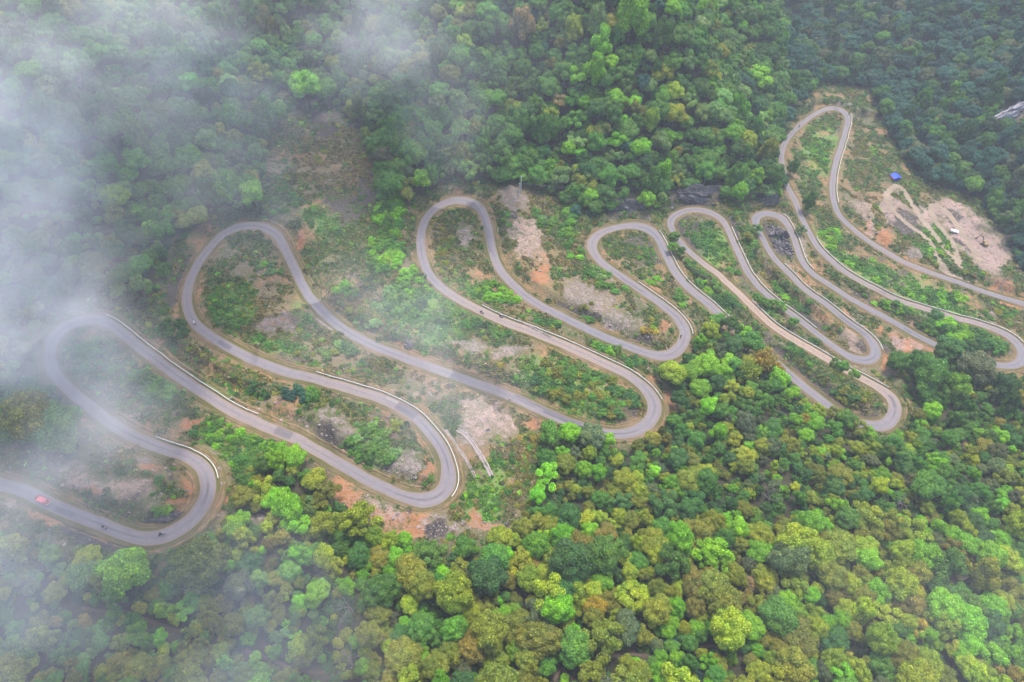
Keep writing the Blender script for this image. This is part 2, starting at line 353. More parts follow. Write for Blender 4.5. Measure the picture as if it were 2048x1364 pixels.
def terrain_mat():
    m, nt, out = new_mat('hillside soil'); b = NB(nt); P = b.n('ShaderNodeNewGeometry').outputs['Position']
    nA = b.noise(P, 0.09, 6, 0.6); nB = b.noise(P, 0.45, 6, 0.62); nC = b.noise(P, 1.7, 5, 0.6); nD = b.noise(P, 5.0, 3, 0.6)
    grain = b.voro(P, 1.3, 'Color'); gsep = b.n('ShaderNodeSeparateColor'); b.link(grain, gsep.inputs[0]); gr = gsep.outputs[0]
    nbk = b.ramp(b.math('ADD', b.math('MULTIPLY', nB, 0.5), b.math('ADD', b.math('MULTIPLY', nC, 0.3), b.math('MULTIPLY', nD, 0.2))), 0.36, 0.64)
    def edge(a, lo=0.30, hi=0.62, k=0.75):
        x = b.math('ADD', b.math('MULTIPLY', a, 0.78), b.math('MULTIPLY', b.math('SUBTRACT', nbk, 0.5), k * 1.35))
        return b.ramp(x, lo, hi)
    grass = b.mix(b.ramp(nB, 0.38, 0.62), (0.050, 0.078, 0.019), (0.104, 0.102, 0.035))
    grass = b.mix(b.ramp(nC, 0.45, 0.75), grass, (0.140, 0.108, 0.060))
    grass = b.mix(b.ramp(nD, 0.58, 0.8), grass, (0.036, 0.052, 0.016))
    dry = b.mix(b.ramp(nC, 0.35, 0.65), (0.150, 0.108, 0.044), (0.215, 0.160, 0.078)); dry = b.mix(b.ramp(nB, 0.45, 0.7), dry, (0.096, 0.104, 0.036))
    dry = b.mix(b.ramp(nD, 0.5, 0.75), dry, (0.184, 0.152, 0.104))
    lush = b.mix(b.ramp(nC, 0.35, 0.65), (0.075, 0.170, 0.025), (0.125, 0.235, 0.036))
    orange = b.mix(b.ramp(nB, 0.35, 0.65), (0.290, 0.098, 0.030), (0.31, 0.150, 0.070)); orange = b.mix(b.ramp(nC, 0.5, 0.75), orange, (0.34, 0.225, 0.145))
    rock = b.mix(gr, (0.133, 0.105, 0.098), (0.312, 0.257, 0.238)); rock = b.mix(b.ramp(nC, 0.52, 0.7), rock, (0.082, 0.069, 0.069)); rock = b.mix(b.ramp(nB, 0.52, 0.75), rock, (0.281, 0.195, 0.148))
    rock = b.mix(b.math('MULTIPLY', b.attr('pink'), b.ramp(nB, 0.25, 0.6)), rock, b.mix(b.ramp(nC, 0.3, 0.7), (0.285, 0.180, 0.140), (0.40, 0.275, 0.228)))
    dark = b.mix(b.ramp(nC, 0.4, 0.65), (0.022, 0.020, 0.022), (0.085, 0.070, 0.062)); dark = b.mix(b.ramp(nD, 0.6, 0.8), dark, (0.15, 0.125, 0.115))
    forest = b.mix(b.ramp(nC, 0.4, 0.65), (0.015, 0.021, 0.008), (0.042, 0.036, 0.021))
    track = b.mix(b.ramp(nC, 0.35, 0.7), (0.245, 0.184, 0.126), (0.317, 0.248, 0.187))
    c = b.mix(b.attr('dry'), grass, dry)
    c = b.mix(edge(b.attr('lush'), 0.3, 0.7), c, lush)
    c = b.mix(edge(b.attr('dirt')), c, orange)
    c = b.mix(edge(b.attr('rock'), 0.40, 0.95, 1.2), c, rock)
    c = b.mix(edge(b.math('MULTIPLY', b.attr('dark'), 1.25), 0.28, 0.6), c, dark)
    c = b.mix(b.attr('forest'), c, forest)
    c = b.mix(edge(b.attr('track'), 0.35, 0.6, 0.3), c, track)
    c = b.mix(b.ramp(nA, 0.3, 0.7), c, b.mix(0.5, c, (0.10, 0.085, 0.055)))
    h = b.math('ADD', b.math('MULTIPLY', nB, 1.2), b.math('ADD', b.math('MULTIPLY', nC, 0.6), b.math('MULTIPLY', gr, 0.25)))
    b.link(b.bsdf(c, 0.95, b.bump(h, 1.0, 0.45), 0.1), out.inputs[0]); return m

def leaf_mat():
    m, nt, out = new_mat('leaves'); b = NB(nt)
    sh = b.attr('shade'); shc = b.n('ShaderNodeCombineColor'); [b.link(sh, shc.inputs[i]) for i in range(3)]
    tint = b.mix(1.0, b.attr('tint', 'Color', 'INSTANCER'), shc.outputs[0], 'MULTIPLY')
    P = b.n('ShaderNodeNewGeometry').outputs['Position']; n1 = b.noise(P, 0.55, 3); n2 = b.noise(P, 4.0, 2)
    f = b.math('ADD', b.math('MULTIPLY', n1, 0.9), b.math('MULTIPLY', n2, 0.9))
    n3 = b.noise(P, 0.13, 2); sc = b.ramp(f, 0.55, 1.25)
    tint = b.mix(b.ramp(b.math('ADD', b.math('MULTIPLY', n3, 0.6), b.math('MULTIPLY', n1, 0.4)), 0.38, 0.64), b.mix(1.0, tint, (0.82, 1.0, 1.12), 'MULTIPLY'), b.mix(1.0, tint, (1.16, 1.10, 0.80), 'MULTIPLY'))
    c = b.mix(sc, b.mix(1.0, tint, (0.62, 0.66, 0.62), 'MULTIPLY'), b.mix(1.0, tint, (1.38, 1.30, 1.15), 'MULTIPLY'))
    p = b.bsdf(c, 0.55, None, 0.25)
    t = b.n('ShaderNodeBsdfTranslucent'); b.link(c, t.inputs[0])
    mx = b.n('ShaderNodeMixShader'); mx.inputs[0].default_value = 0.28; b.link(p, mx.inputs[1]); b.link(t.outputs[0], mx.inputs[2])
    b.link(mx.outputs[0], out.inputs[0]); return m

def asphalt_mat():
    m, nt, out = new_mat('worn asphalt'); b = NB(nt); P = b.n('ShaderNodeNewGeometry').outputs['Position']
    a = b.attr('across'); n0 = b.noise(P, 0.07, 3); n1 = b.noise(P, 0.5, 6, 0.65); n2 = b.noise(P, 6.0, 3); n3 = b.noise(P, 1.6, 5, 0.7)
    c = b.mix(b.ramp(n1, 0.3, 0.7), (0.094, 0.090, 0.103), (0.128, 0.119, 0.133)); c = b.mix(b.ramp(n2, 0.35, 0.75), c, (0.153, 0.142, 0.151))
    aa = b.math('ABSOLUTE', a)
    # wheel tracks worn paler, dust towards the edges, dark crack seal lines
    wt = b.math('SUBTRACT', 1.0, b.math('MULTIPLY', b.math('ABSOLUTE', b.math('SUBTRACT', aa, 0.42)), 5.0), True)
    c = b.mix(b.math('MULTIPLY', wt, b.ramp(n1, 0.3, 0.75)), c, (0.169, 0.155, 0.165))
    c = b.mix(b.math('MULTIPLY', b.math('SUBTRACT', 1.0, b.math('MULTIPLY', aa, 6.0), True), b.ramp(n0, 0.45, 0.6)), c, (0.065, 0.062, 0.072))
    e = b.ramp(b.math('ADD', aa, b.math('MULTIPLY', b.math('SUBTRACT', n3, 0.5), 0.55)), 0.80, 1.0)
    c = b.mix(e, c, (0.169, 0.118, 0.086))
    du_ = b.math('MULTIPLY', b.attr('dust'), b.ramp(b.math('ADD', n3, b.math('MULTIPLY', aa, 0.18)), 0.28, 0.72))
    c = b.mix(du_, c, (0.300, 0.205, 0.135))
    pa = b.ramp(b.math('ADD', b.attr('patch'), b.math('MULTIPLY', b.math('SUBTRACT', n3, 0.5), 1.3)), 0.3, 0.8)
    c = b.mix(b.math('MULTIPLY', pa, 0.48), c, (0.052, 0.050, 0.063))
    pl = b.ramp(b.math('ADD', b.attr('pale'), b.math('MULTIPLY', b.math('SUBTRACT', n3, 0.5), 0.5)), 0.4, 0.6)
    c = b.mix(b.math('MULTIPLY', pl, 0.8), c, (0.226, 0.195, 0.185))
    b.link(b.bsdf(c, 0.85, b.bump(n2, 0.3, 0.03), 0.3), out.inputs[0]); return m

def shoulder_mat():
    m, nt, out = new_mat('gravel shoulder'); b = NB(nt); P = b.n('ShaderNodeNewGeometry').outputs['Position']
    n1 = b.noise(P, 0.35, 6, 0.65); n2 = b.noise(P, 3.0, 5, 0.65); n0 = b.noise(P, 0.06, 3)
    c = b.mix(b.ramp(n1, 0.35, 0.65), (0.136, 0.085, 0.048), (0.170, 0.126, 0.082)); c = b.mix(b.ramp(n2, 0.45, 0.75), c, (0.218, 0.160, 0.109))
    g = b.ramp(b.math('ADD', n0, b.math('MULTIPLY', n2, 0.6)), 0.60, 0.86)
    c = b.mix(g, c, (0.078, 0.075, 0.023))
    c = b.mix(b.attr('gutter'), c, b.mix(n2, (0.048, 0.029, 0.017), (0.136, 0.082, 0.041)))
    c = b.mix(b.math('MULTIPLY', b.attr('lip'), b.ramp(n1, 0.35, 0.62)), c, b.mix(n2, (0.231, 0.129, 0.061), (0.286, 0.197, 0.122)))
    b.link(b.bsdf(c, 0.95, b.bump(n2, 0.6, 0.06), 0.1), out.inputs[0]); return m

def mist_mat(name, density, scale, thr):
    m, nt, out = new_mat(name); b = NB(nt); tc = b.n('ShaderNodeTexCoord').outputs['Object']
    ln = b.n('ShaderNodeVectorMath', operation='LENGTH'); b.link(tc, ln.inputs[0])
    P = b.n('ShaderNodeNewGeometry').outputs['Position']
    n = b.noise(P, scale, 4, 0.62)
    fall = b.math('SUBTRACT', 1.0, b.math('POWER', ln.outputs['Value'], 1.6), True)
    x = b.math('SUBTRACT', b.math('ADD', n, b.math('MULTIPLY', fall, 0.30)), thr, True)
    den = b.math('MULTIPLY', b.math('MULTIPLY', x, fall), density)
    v = b.n('ShaderNodeVolumePrincipled'); v.inputs['Color'].default_value = (0.995, 0.985, 1.0, 1); v.inputs['Anisotropy'].default_value = -0.25
    b.link(den, v.inputs['Density']); b.link(v.outputs[0], out.inputs['Volume']); return m

MT = {'terrain': terrain_mat(), 'leaf': leaf_mat(), 'asphalt': asphalt_mat(), 'shoulder': shoulder_mat(),
      'bark': simple_mat('bark', (0.12, 0.085, 0.06), 0.95, 0.4, 2.0), 'pale_bark': simple_mat('bleached bark', (0.24, 0.205, 0.18), 0.9, 0.3, 2.0),
      'lime': simple_mat('whitewashed stone', (0.46, 0.44, 0.405), 0.9, 0.38, 0.7), 'concrete': simple_mat('old concrete', (0.25, 0.205, 0.185), 0.9, 0.35, 0.8),
      'rock': rock_mat('pale rubble rock', (0.22, 0.175, 0.16), (0.31, 0.25, 0.225), (0.13, 0.108, 0.10)),
      'cliff_rock': rock_mat('pale cliff limestone', (0.24, 0.225, 0.24), (0.37, 0.345, 0.355), (0.12, 0.11, 0.125)), 'dark_rock': rock_mat('black limestone', (0.05, 0.046, 0.050), (0.13, 0.115, 0.115), (0.21, 0.18, 0.17), 0.35),
      'path': simple_mat('trodden earth', (0.085, 0.060, 0.042), 0.95, 0.35, 0.6),
      'red': simple_mat('red paint', (0.42, 0.055, 0.065), 0.4, 0.12, 2), 'white': simple_mat('white paint', (0.75, 0.73, 0.72), 0.45, 0.08, 2),
      'black': simple_mat('black rubber', (0.02, 0.02, 0.022), 0.6, 0.2, 4), 'glass': simple_mat('dark window glass', (0.05, 0.10, 0.13), 0.1, 0.1, 2, 0, 0.6),
      'steel': simple_mat('grey steel', (0.3, 0.3, 0.31), 0.4, 0.15, 3, 0.7), 'blue': simple_mat('blue tarpaulin', (0.015, 0.06, 0.62), 0.55, 0.15, 1.2),
      'orange': simple_mat('orange tarpaulin', (0.65, 0.17, 0.09), 0.6, 0.15, 1.2), 'yellow': simple_mat('faded digger paint', (0.22, 0.15, 0.06), 0.6, 0.3, 2),
      'navy': simple_mat('navy cloth', (0.035, 0.04, 0.13), 0.9, 0.2, 4), 'grey_cloth': simple_mat('charcoal cloth', (0.03, 0.03, 0.034), 0.9, 0.2, 4), 'skin': simple_mat('skin', (0.42, 0.26, 0.18), 0.7, 0.05, 4),
      'timber': simple_mat('weathered timber', (0.25, 0.18, 0.12), 0.9, 0.3, 2), 'pole': simple_mat('pole concrete', (0.62, 0.60, 0.58), 0.8, 0.1, 1)}

# ------------------------------------------------------------------ object helpers
def np_mesh(name, verts, faces, mats=(), smooth=False, mat_idx=None):
    me = bpy.data.meshes.new(name); verts = np.asarray(verts, np.float32)
    if isinstance(faces, np.ndarray):
        n, k = faces.shape
        me.vertices.add(len(verts)); me.vertices.foreach_set('co', verts.ravel())
        me.loops.add(n * k); me.loops.foreach_set('vertex_index', faces.astype(np.int32).ravel())
        me.polygons.add(n); me.polygons.foreach_set('loop_start', np.arange(0, n * k, k, dtype=np.int32))
        me.update(calc_edges=True)
    else:
        me.from_pydata([tuple(v) for v in verts], [], faces)
    for m in mats: me.materials.append(m)
    if mat_idx is not None: me.polygons.foreach_set('material_index', np.asarray(mat_idx, np.int32))
    if smooth: me.polygons.foreach_set('use_smooth', np.ones(len(me.polygons), bool))
    me.validate(); return me

def add_attr(me, name, vals):
    a = me.attributes.new(name, 'FLOAT', 'POINT'); a.data.foreach_set('value', np.asarray(vals, np.float32).ravel())

def obj(name, me, parent=None, loc=None, rot=None, scale=None):
    o = bpy.data.objects.new(name, me); COL.objects.link(o)
    if parent is not None: o.parent = parent
    if loc is not None: o.location = loc
    if rot is not None: o.rotation_euler = rot
    if scale is not None: o.scale = scale
    return o

def tag(o, label=None, cat=None, group=None, kind=None):
    for k, v in (('label', label), ('category', cat), ('group', group), ('kind', kind)):
        if v: o[k] = v
    return o

def empty(name, loc, rz=0.0, label=None, cat=None, group=None):
    o = obj(name, None, None, loc, (0, 0, rz)); o.empty_display_size = 0.2
    return tag(o, label, cat, group)

class MB:
    """collects simple solids into one mesh"""
    def __init__(s): s.bm = bmesh.new()
    def box(s, c, size, rz=0.0, ry=0.0, bevel=0.0, taper=1.0):
        r = bmesh.ops.create_cube(s.bm, size=1.0)['verts']
        for v in r:
            k = taper if v.co.z > 0 else 1.0
            v.co = Vector((v.co.x * size[0] * k, v.co.y * size[1] * k, v.co.z * size[2]))
        if bevel:
            es = list({e for v in r for e in v.link_edges})
            g = bmesh.ops.bevel(s.bm, geom=es, offset=bevel, segments=2, affect='EDGES', profile=0.5); r = list({v for f in g['faces'] for v in f.verts} | {v for v in r if v.is_valid})
        M = Matrix.Translation(c) @ Matrix.Rotation(rz, 4, 'Z') @ Matrix.Rotation(ry, 4, 'Y')
        bmesh.ops.transform(s.bm, matrix=M, verts=r); return s
    def tube(s, a, b, r1, r2=None, n=8):
        a, b = Vector(a), Vector(b); dv = b - a
        r = bmesh.ops.create_cone(s.bm, cap_ends=True, segments=n, radius1=r1, radius2=r1 if r2 is None else r2, depth=dv.length)['verts']
        M = Matrix.Translation((a + b) / 2) @ dv.to_track_quat('Z', 'Y').to_matrix().to_4x4()
        bmesh.ops.transform(s.bm, matrix=M, verts=r); return s
    def wheel(s, c, R, w, axis='Y', hole=0.0):
        n = 18; prof = [(R * 0.55, -w / 2), (R * 0.93, -w / 2), (R, -w * 0.3), (R, w * 0.3), (R * 0.93, w / 2), (R * 0.55, w / 2)]
        rings = []
        for k in range(n):
            a = 2 * PI * k / n; rings.append([s.bm.verts.new((c[0] + q * math.cos(a), c[1] + h, c[2] + q * math.sin(a))) for q, h in prof])
        for k in range(n):
            for j in range(len(prof)):
                j2 = (j + 1) % len(prof); s.bm.faces.new((rings[k][j], rings[(k + 1) % n][j], rings[(k + 1) % n][j2], rings[k][j2]))
        return s
    def poly(s, pts, y0, y1):
        a = [s.bm.verts.new((x, y0, z)) for x, z in pts]; b = [s.bm.verts.new((x, y1, z)) for x, z in pts]
        s.bm.faces.new(a[::-1]); s.bm.faces.new(b)
        for i in range(len(pts)):
            j = (i + 1) % len(pts); s.bm.faces.new((a[i], a[j], b[j], b[i]))
        return s
    def build(s, name, mat, parent=None, **kw):
        bmesh.ops.recalc_face_normals(s.bm, faces=s.bm.faces)
        me = bpy.data.meshes.new(name); s.bm.to_mesh(me); s.bm.free(); me.materials.append(mat)
        return obj(name, me, parent, **kw)

def copy_tree(o, parent=None):
    c = o.copy(); COL.objects.link(c)
    if parent is not None: c.parent = parent; c.matrix_parent_inverse = o.matrix_parent_inverse
    for ch in list(o.children): copy_tree(ch, c)
    return c

# ------------------------------------------------------------------ terrain mesh
nx, ny = GX.shape
idx = np.arange(nx * ny).reshape(nx, ny)
F = np.stack([idx[:-1, :-1], idx[1:, :-1], idx[1:, 1:], idx[:-1, 1:]], -1).reshape(-1, 4)
keep = ((GU > -420) & (GU < 2470) & (GV < 1800) & (GV > -260)).ravel()
F = F[keep[F].any(1)]
me = np_mesh('hillside', np.stack([GX, GY, TERR], -1).reshape(-1, 3), F, [MT['terrain']], True)
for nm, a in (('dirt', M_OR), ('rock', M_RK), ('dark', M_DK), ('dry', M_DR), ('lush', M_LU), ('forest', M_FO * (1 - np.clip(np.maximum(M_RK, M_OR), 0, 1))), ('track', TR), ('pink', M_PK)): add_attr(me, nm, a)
tag(obj('hillside', me), kind='structure')

# ------------------------------------------------------------------ road surface, shoulders, parapets
def strip(cols, zoff):
    """cols: list of arrays of lateral offsets (left positive) along the whole road"""
    V = [np.stack([R3[:, 0] + NRM[:, 0] * c, R3[:, 1] + NRM[:, 1] * c, R3[:, 2] + z], 1) for c, z in zip(cols, zoff)]
    k = len(cols); V = np.stack(V, 1)
    ii = np.arange(NR * k).reshape(NR, k)
    Fq = np.stack([ii[:-1, 1:], ii[:-1, :-1], ii[1:, :-1], ii[1:, 1:]], -1).reshape(-1, 4)
    return V.reshape(-1, 3), Fq
fr = np.linspace(-1, 1, 11)
wob = (np.array([fbm(s_ * np.ones(1), np.zeros(1), 6, 5, 2)[0] for s_ in np.arange(NR) * STEP]) - 0.5) * 0.5
hl = HALF + wob; hr = HALF - wob * 0.8
cols = [np.where(f > 0, f * hl, f * hr) for f in fr]
V, Fq = strip(cols, [0.03 + 0.05 * (1 - f * f) for f in fr])
me = np_mesh('road', V, Fq, [MT['asphalt']], True)
add_attr(me, 'across', np.tile(fr, NR))
dust = 0.25 * fbm(np.arange(NR) * STEP, np.zeros(NR), 40, 8, 2)
for a, b, w in (((1402,523),(1781,793),0.95),((894,584),(1264,755),0.6),((600,751),(800,815),0.45),((1690,544),(2008,667),0.5),((404,785),(684,931),0.4),((1703,455),(1915,564),0.25),((1349,747),(1340,747),0)):
    i, j = sorted((road_index(*a), road_index(*b))); env = np.zeros(NR); env[i:j] = w; dust = np.maximum(dust, gsmooth(env, 10 / STEP))
add_attr(me, 'dust', np.repeat(dust, 11))
patch = np.zeros((NR, 11)); pale = np.zeros((NR, 11))
def paint(arr, a, b, f0, f1):
    i, j = sorted((road_index(*a), road_index(*b))); arr[i:j + 1, (fr >= f0) & (fr <= f1)] = 1
for args in [((795,812),(830,834),-1,0.7),((935,403),(962,420),-1,0.2),((962,420),(985,504),-0.9,-0.2),((1087,823),(1160,852),-0.2,0.9),((437,684),(460,697),-0.5,0.6),
             ((1030,796),(1087,823),0.3,0.9),((552,862),(580,874),-0.6,0.8),((1779,793),(1790,815),-0.3,0.4),((1680,632),(1730,668),-0.1,0.5),((1810,657),(1822,664),-0.4,0.4),
             ((1244,554),(1285,582),0.1,0.6),((118,1014),(148,1028),-0.6,0.2),((1668,217),(1675,217),-0.6,0.6)]: paint(patch, *args)
for args in [((772,801),(788,810),-1,-0.3),((944,406),(950,410),0.7,1),((632,608),(650,627),-1,-0.7)]: paint(pale, *args)
add_attr(me, 'patch', patch); add_attr(me, 'pale', pale)
tag(obj('road', me), kind='structure')
for sd, nm in ((1, 'left'), (-1, 'right')):
    o1 = (hl if sd > 0 else hr)
    swv = SHW * (0.72 + 0.62 * np.array([fbm(np.ones(1) * q, np.ones(1) * sd * 50, 14, 15, 3)[0] for q in np.arange(NR) * STEP]))
    offs = [o1 - 0.15] + [o1 + q * swv for q in (0.55, 1.05, 1.25, 1.38, 1.70, 1.83, 2.2, 2.9)]
    z = [0.0, 0.0, -0.02, 0.06, -0.32, -0.32, 0.12, 0.06, -0.6]
    V, Fq = strip([sd * o for o in offs], z)
    if sd < 0: Fq = Fq[:, ::-1]
    me = np_mesh('road_shoulder', V, np.ascontiguousarray(Fq[:, ::-1]), [MT['shoulder']], False)
    add_attr(me, 'gutter', np.tile([0, 0, 0, 0.2, 1, 1, 0.2, 0, 0], NR)); add_attr(me, 'lip', np.tile([0, 0, 0, 0.6, 0, 0, 0.8, 0.5, 0], NR))
    tag(obj('road_verge', me), kind='structure')

for a, b, sd, lab in PARA:
    i = np.arange(a, b + 1); c0 = R3[i, :2] + sd * NRM[i] * ((hl if sd > 0 else hr)[i] + 0.85)[:, None]; zz = R3[i, 2]
    c0 = gsmooth(c0, 1.0); nn = sd * NRM[i]
    prof = [(-0.13, -0.3), (-0.125, 0.46), (-0.09, 0.50), (0.09, 0.50), (0.125, 0.46), (0.14, -1.6)]
    jit = RNG.normal(0, 0.02, (len(i), 1))
    V = np.stack([np.stack([c0[:, 0] + nn[:, 0] * (o + jit[:, 0]), c0[:, 1] + nn[:, 1] * (o + jit[:, 0]), zz + h], 1) for o, h in prof], 1)
    k = len(prof); ii = np.arange(len(i) * k).reshape(len(i), k)
    Fq = np.stack([ii[:-1], np.roll(ii, -1, 1)[:-1], np.roll(ii, -1, 1)[1:], ii[1:]], -1).reshape(-1, 4)
    fl = [tuple(f) for f in (Fq if sd > 0 else Fq[:, ::-1])] + [tuple(ii[0][::-1]), tuple(ii[-1])]
    tag(obj('parapet', np_mesh('parapet', V.reshape(-1, 3), fl, [MT['lime']])), lab, 'low wall', 'parapets along the hairpin road')

for w in FPW:
    if len(w) < 3: continue
    c = gsmooth(w, 1.2); tt = np.gradient(c[:, :2], axis=0); tt /= np.linalg.norm(tt, axis=1)[:, None]; nn = np.stack([-tt[:, 1], tt[:, 0]], 1)
    rows = []
    for o in (-0.55, -0.28, 0.28, 0.55):
        q = c[:, :2] + nn * (o * (0.8 + 0.4 * RNG.random((len(c), 1)))); rows.append(np.column_stack([q, height(q[:, 0], q[:, 1]) + (0.06 if abs(o) < 0.5 else -0.03)]))
    V = np.stack(rows, 1).reshape(-1, 3); ii = np.arange(len(c) * 4).reshape(-1, 4)
    Fq = np.stack([ii[:-1, :-1], ii[:-1, 1:], ii[1:, 1:], ii[1:, :-1]], -1).reshape(-1, 4)
    tag(obj('footpath', np_mesh('footpath', V, Fq, [MT['path']], True)), kind='structure')

# ------------------------------------------------------------------ foliage prototypes
def leaf_quads(c, nrm, size, rng, aspect=1.35):
    n = len(c); nrm = nrm / (np.linalg.norm(nrm, axis=1)[:, None] + 1e-9)
    r = rng.normal(size=(n, 3)); a = np.cross(nrm, r); a /= np.linalg.norm(a, axis=1)[:, None] + 1e-9; b = np.cross(nrm, a)
    a = a * (size * aspect)[:, None] * 0.5; b = b * size[:, None] * 0.5
    V = np.stack([c - a, c + b * 0.9, c + a, c - b * 0.9], 1).reshape(-1, 3)
    return V, np.arange(n * 4).reshape(-1, 4)

def ico(sub=1):
    bm = bmesh.new(); bmesh.ops.create_icosphere(bm, subdivisions=sub, radius=1.0)
    V = np.array([v.co for v in bm.verts]); Fc = np.array([[v.index for v in f.verts] for f in bm.faces]); bm.free(); return V, Fc
ICO_V, ICO_F = ico(1)

def crown(seed, nl, dist, lr, zs, zoff, leaves, lsize, low=-0.25, jit=0.55, core=0.80, irregular=0.12):
    rng = np.random.default_rng(seed); P = []
    k = 0
    while len(P) < nl and k < 6000:
        k += 1
        dv = rng.normal(size=3); dv /= np.linalg.norm(dv)
        if dv[2] < low: continue
        c = dv * dist * (1 + rng.uniform(-irregular, irregular) * 2); r = rng.uniform(*lr)
        if all(np.linalg.norm(c - q[:3]) > 0.62 * (r + q[3]) * (0.86 if k < 3000 else 0.6) for q in P): P.append(np.array([*c, r]))
    P = np.array(P)
    P = np.vstack([P, [0, 0, -0.05, dist * 0.72]])
    n = len(P); pr = P[:, 3] ** 2; pr[-1] *= 0.15; pr /= pr.sum()
    C, N = [], []; tot = 0
    while tot < leaves:
        m = leaves * 2; i = rng.choice(n, m, p=pr); dv = rng.normal(size=(m, 3)); dv /= np.linalg.norm(dv, axis=1)[:, None]
        q = P[i, :3] + dv * P[i, 3:4] * rng.uniform(0.86, 1.06, (m, 1))
        ins = np.zeros(m, bool)
        for j in range(n): ins |= (np.linalg.norm(q - P[j, :3], axis=1) < P[j, 3] * 0.84) & (i != j)
        ok = ~ins & (q[:, 2] > low - 0.35)
        C.append(q[ok]); N.append((dv + rng.normal(size=(m, 3)) * jit + np.array([0, 0, 0.35]))[ok]); tot += ok.sum()
    C = np.vstack(C)[:leaves]; N = np.vstack(N)[:leaves]
    V, Fq = leaf_quads(C, N, rng.uniform(0.75, 1.3, leaves) * lsize, rng)
    VV = [V]; FF = [tuple(f) for f in Fq]; off = len(V)
    if core:
        for j in range(n):
            VV.append(ICO_V * P[j, 3] * core + P[j, :3]); FF += [tuple(f + off) for f in ICO_F]; off += len(ICO_V)
    V = np.vstack(VV); V[:, 2] = V[:, 2] * zs + zoff
    return V, FF

def plume(seed, n, leaves):
    """a clump of bamboo: leaning feathery culms"""
    rng = np.random.default_rng(seed); C, N = [], []
    for k in range(n):
        a = rng.uniform(0, 2 * PI); ln = rng.uniform(0.35, 0.95); h = rng.uniform(1.5, 2.4); m = leaves // n
        t = rng.uniform(0.15, 1, m) ** 0.8; w = 0.26 * np.sin(PI * np.clip(t * 0.9 + 0.12, 0, 1)) + 0.03
        off = rng.normal(size=(m, 3)) * w[:, None]
        ax = np.stack([np.cos(a) * ln * t ** 1.8, np.sin(a) * ln * t ** 1.8, h * t - 0.45 * t ** 3], 1)
        C.append(ax + off); N.append(rng.normal(size=(m, 3)) + [0, 0, 0.4])
    C = np.vstack(C); N = np.vstack(N); V, Fq = leaf_quads(C, N, rng.uniform(0.07, 0.12, len(C)), rng, 2.2)
    return V, [tuple(f) for f in Fq]

def tuft(seed, n, h, size):
    rng = np.random.default_rng(seed); r = np.sqrt(rng.random(n)); a = rng.uniform(0, 2 * PI, n)
    C = np.stack([r * np.cos(a), r * np.sin(a), rng.uniform(0.1, 1, n) * h * (1.15 - 0.7 * r)], 1)
    N = rng.normal(size=(n, 3)) * 0.8 + np.stack([0.6 * np.cos(a) * r, 0.6 * np.sin(a) * r, np.ones(n) * 0.9], 1)
    V, Fq = leaf_quads(C, N, rng.uniform(0.6, 1.4, n) * size, rng, 2.0); return V, [tuple(f) for f in Fq]

def branches(seed, r0, h, reach, nb, twigs=0):
    """tapered trunk with limbs, foot at z = 0, top at z = h"""
    rng = np.random.default_rng(seed); V, Fc = [], []
    def limb(a, b, ra, rb, n=6):
        a, b = np.array(a, float), np.array(b, float); dv = b - a; dv /= np.linalg.norm(dv); x = np.cross(dv, [0.3, 0.9, 0.2]); x /= np.linalg.norm(x); y = np.cross(dv, x)
        s = len(V)
        for p, r in ((a, ra), (b, rb)):
            for k in range(n): V.append(p + r * (math.cos(2 * PI * k / n) * x + math.sin(2 * PI * k / n) * y))
        for k in range(n): Fc.append((s + k, s + (k + 1) % n, s + n + (k + 1) % n, s + n + k))
        Fc.append(tuple(range(s + 2 * n - 1, s + n - 1, -1)))
    m = np.array([rng.normal() * 0.06, rng.normal() * 0.06, h * 0.55]); top = np.array([rng.normal() * 0.1, rng.normal() * 0.1, h])
    limb((0, 0, -0.25), m, r0 * 1.25, r0 * 0.85); limb(m, top, r0 * 0.85, r0 * 0.6)
    for k in range(nb):
        a = 2 * PI * k / nb + rng.uniform(-0.4, 0.4); s = m + (top - m) * rng.uniform(0.3, 1)
        e = s + np.array([math.cos(a), math.sin(a), rng.uniform(0.5, 1.3)]) * reach * rng.uniform(0.7, 1.1); limb(s, e, r0 * 0.5, r0 * 0.2, 5)
        for q in range(twigs):
            f = s + (e - s) * rng.uniform(0.4, 1.0); g = f + np.array([math.cos(a) + rng.normal() * 0.8, math.sin(a) + rng.normal() * 0.8, rng.uniform(0.2, 1.2)]) * reach * 0.45; limb(f, g, r0 * 0.2, r0 * 0.07, 4)
    return np.array(V), Fc

def leaf_mesh(name, v, f, mats, mi=None):
    n4 = 0
    for q in f:
        if len(q) != 4 or q[3] != q[0] + 3: break
        n4 += 1
    me = np_mesh(name, v, f, mats, False, mi); rg = np.random.default_rng(n4 + len(v)); sh = np.ones(len(v)); sh[:n4 * 4] = np.repeat(np.exp(rg.normal(0, 0.30, n4)), 4); add_attr(me, 'shade', sh); return me

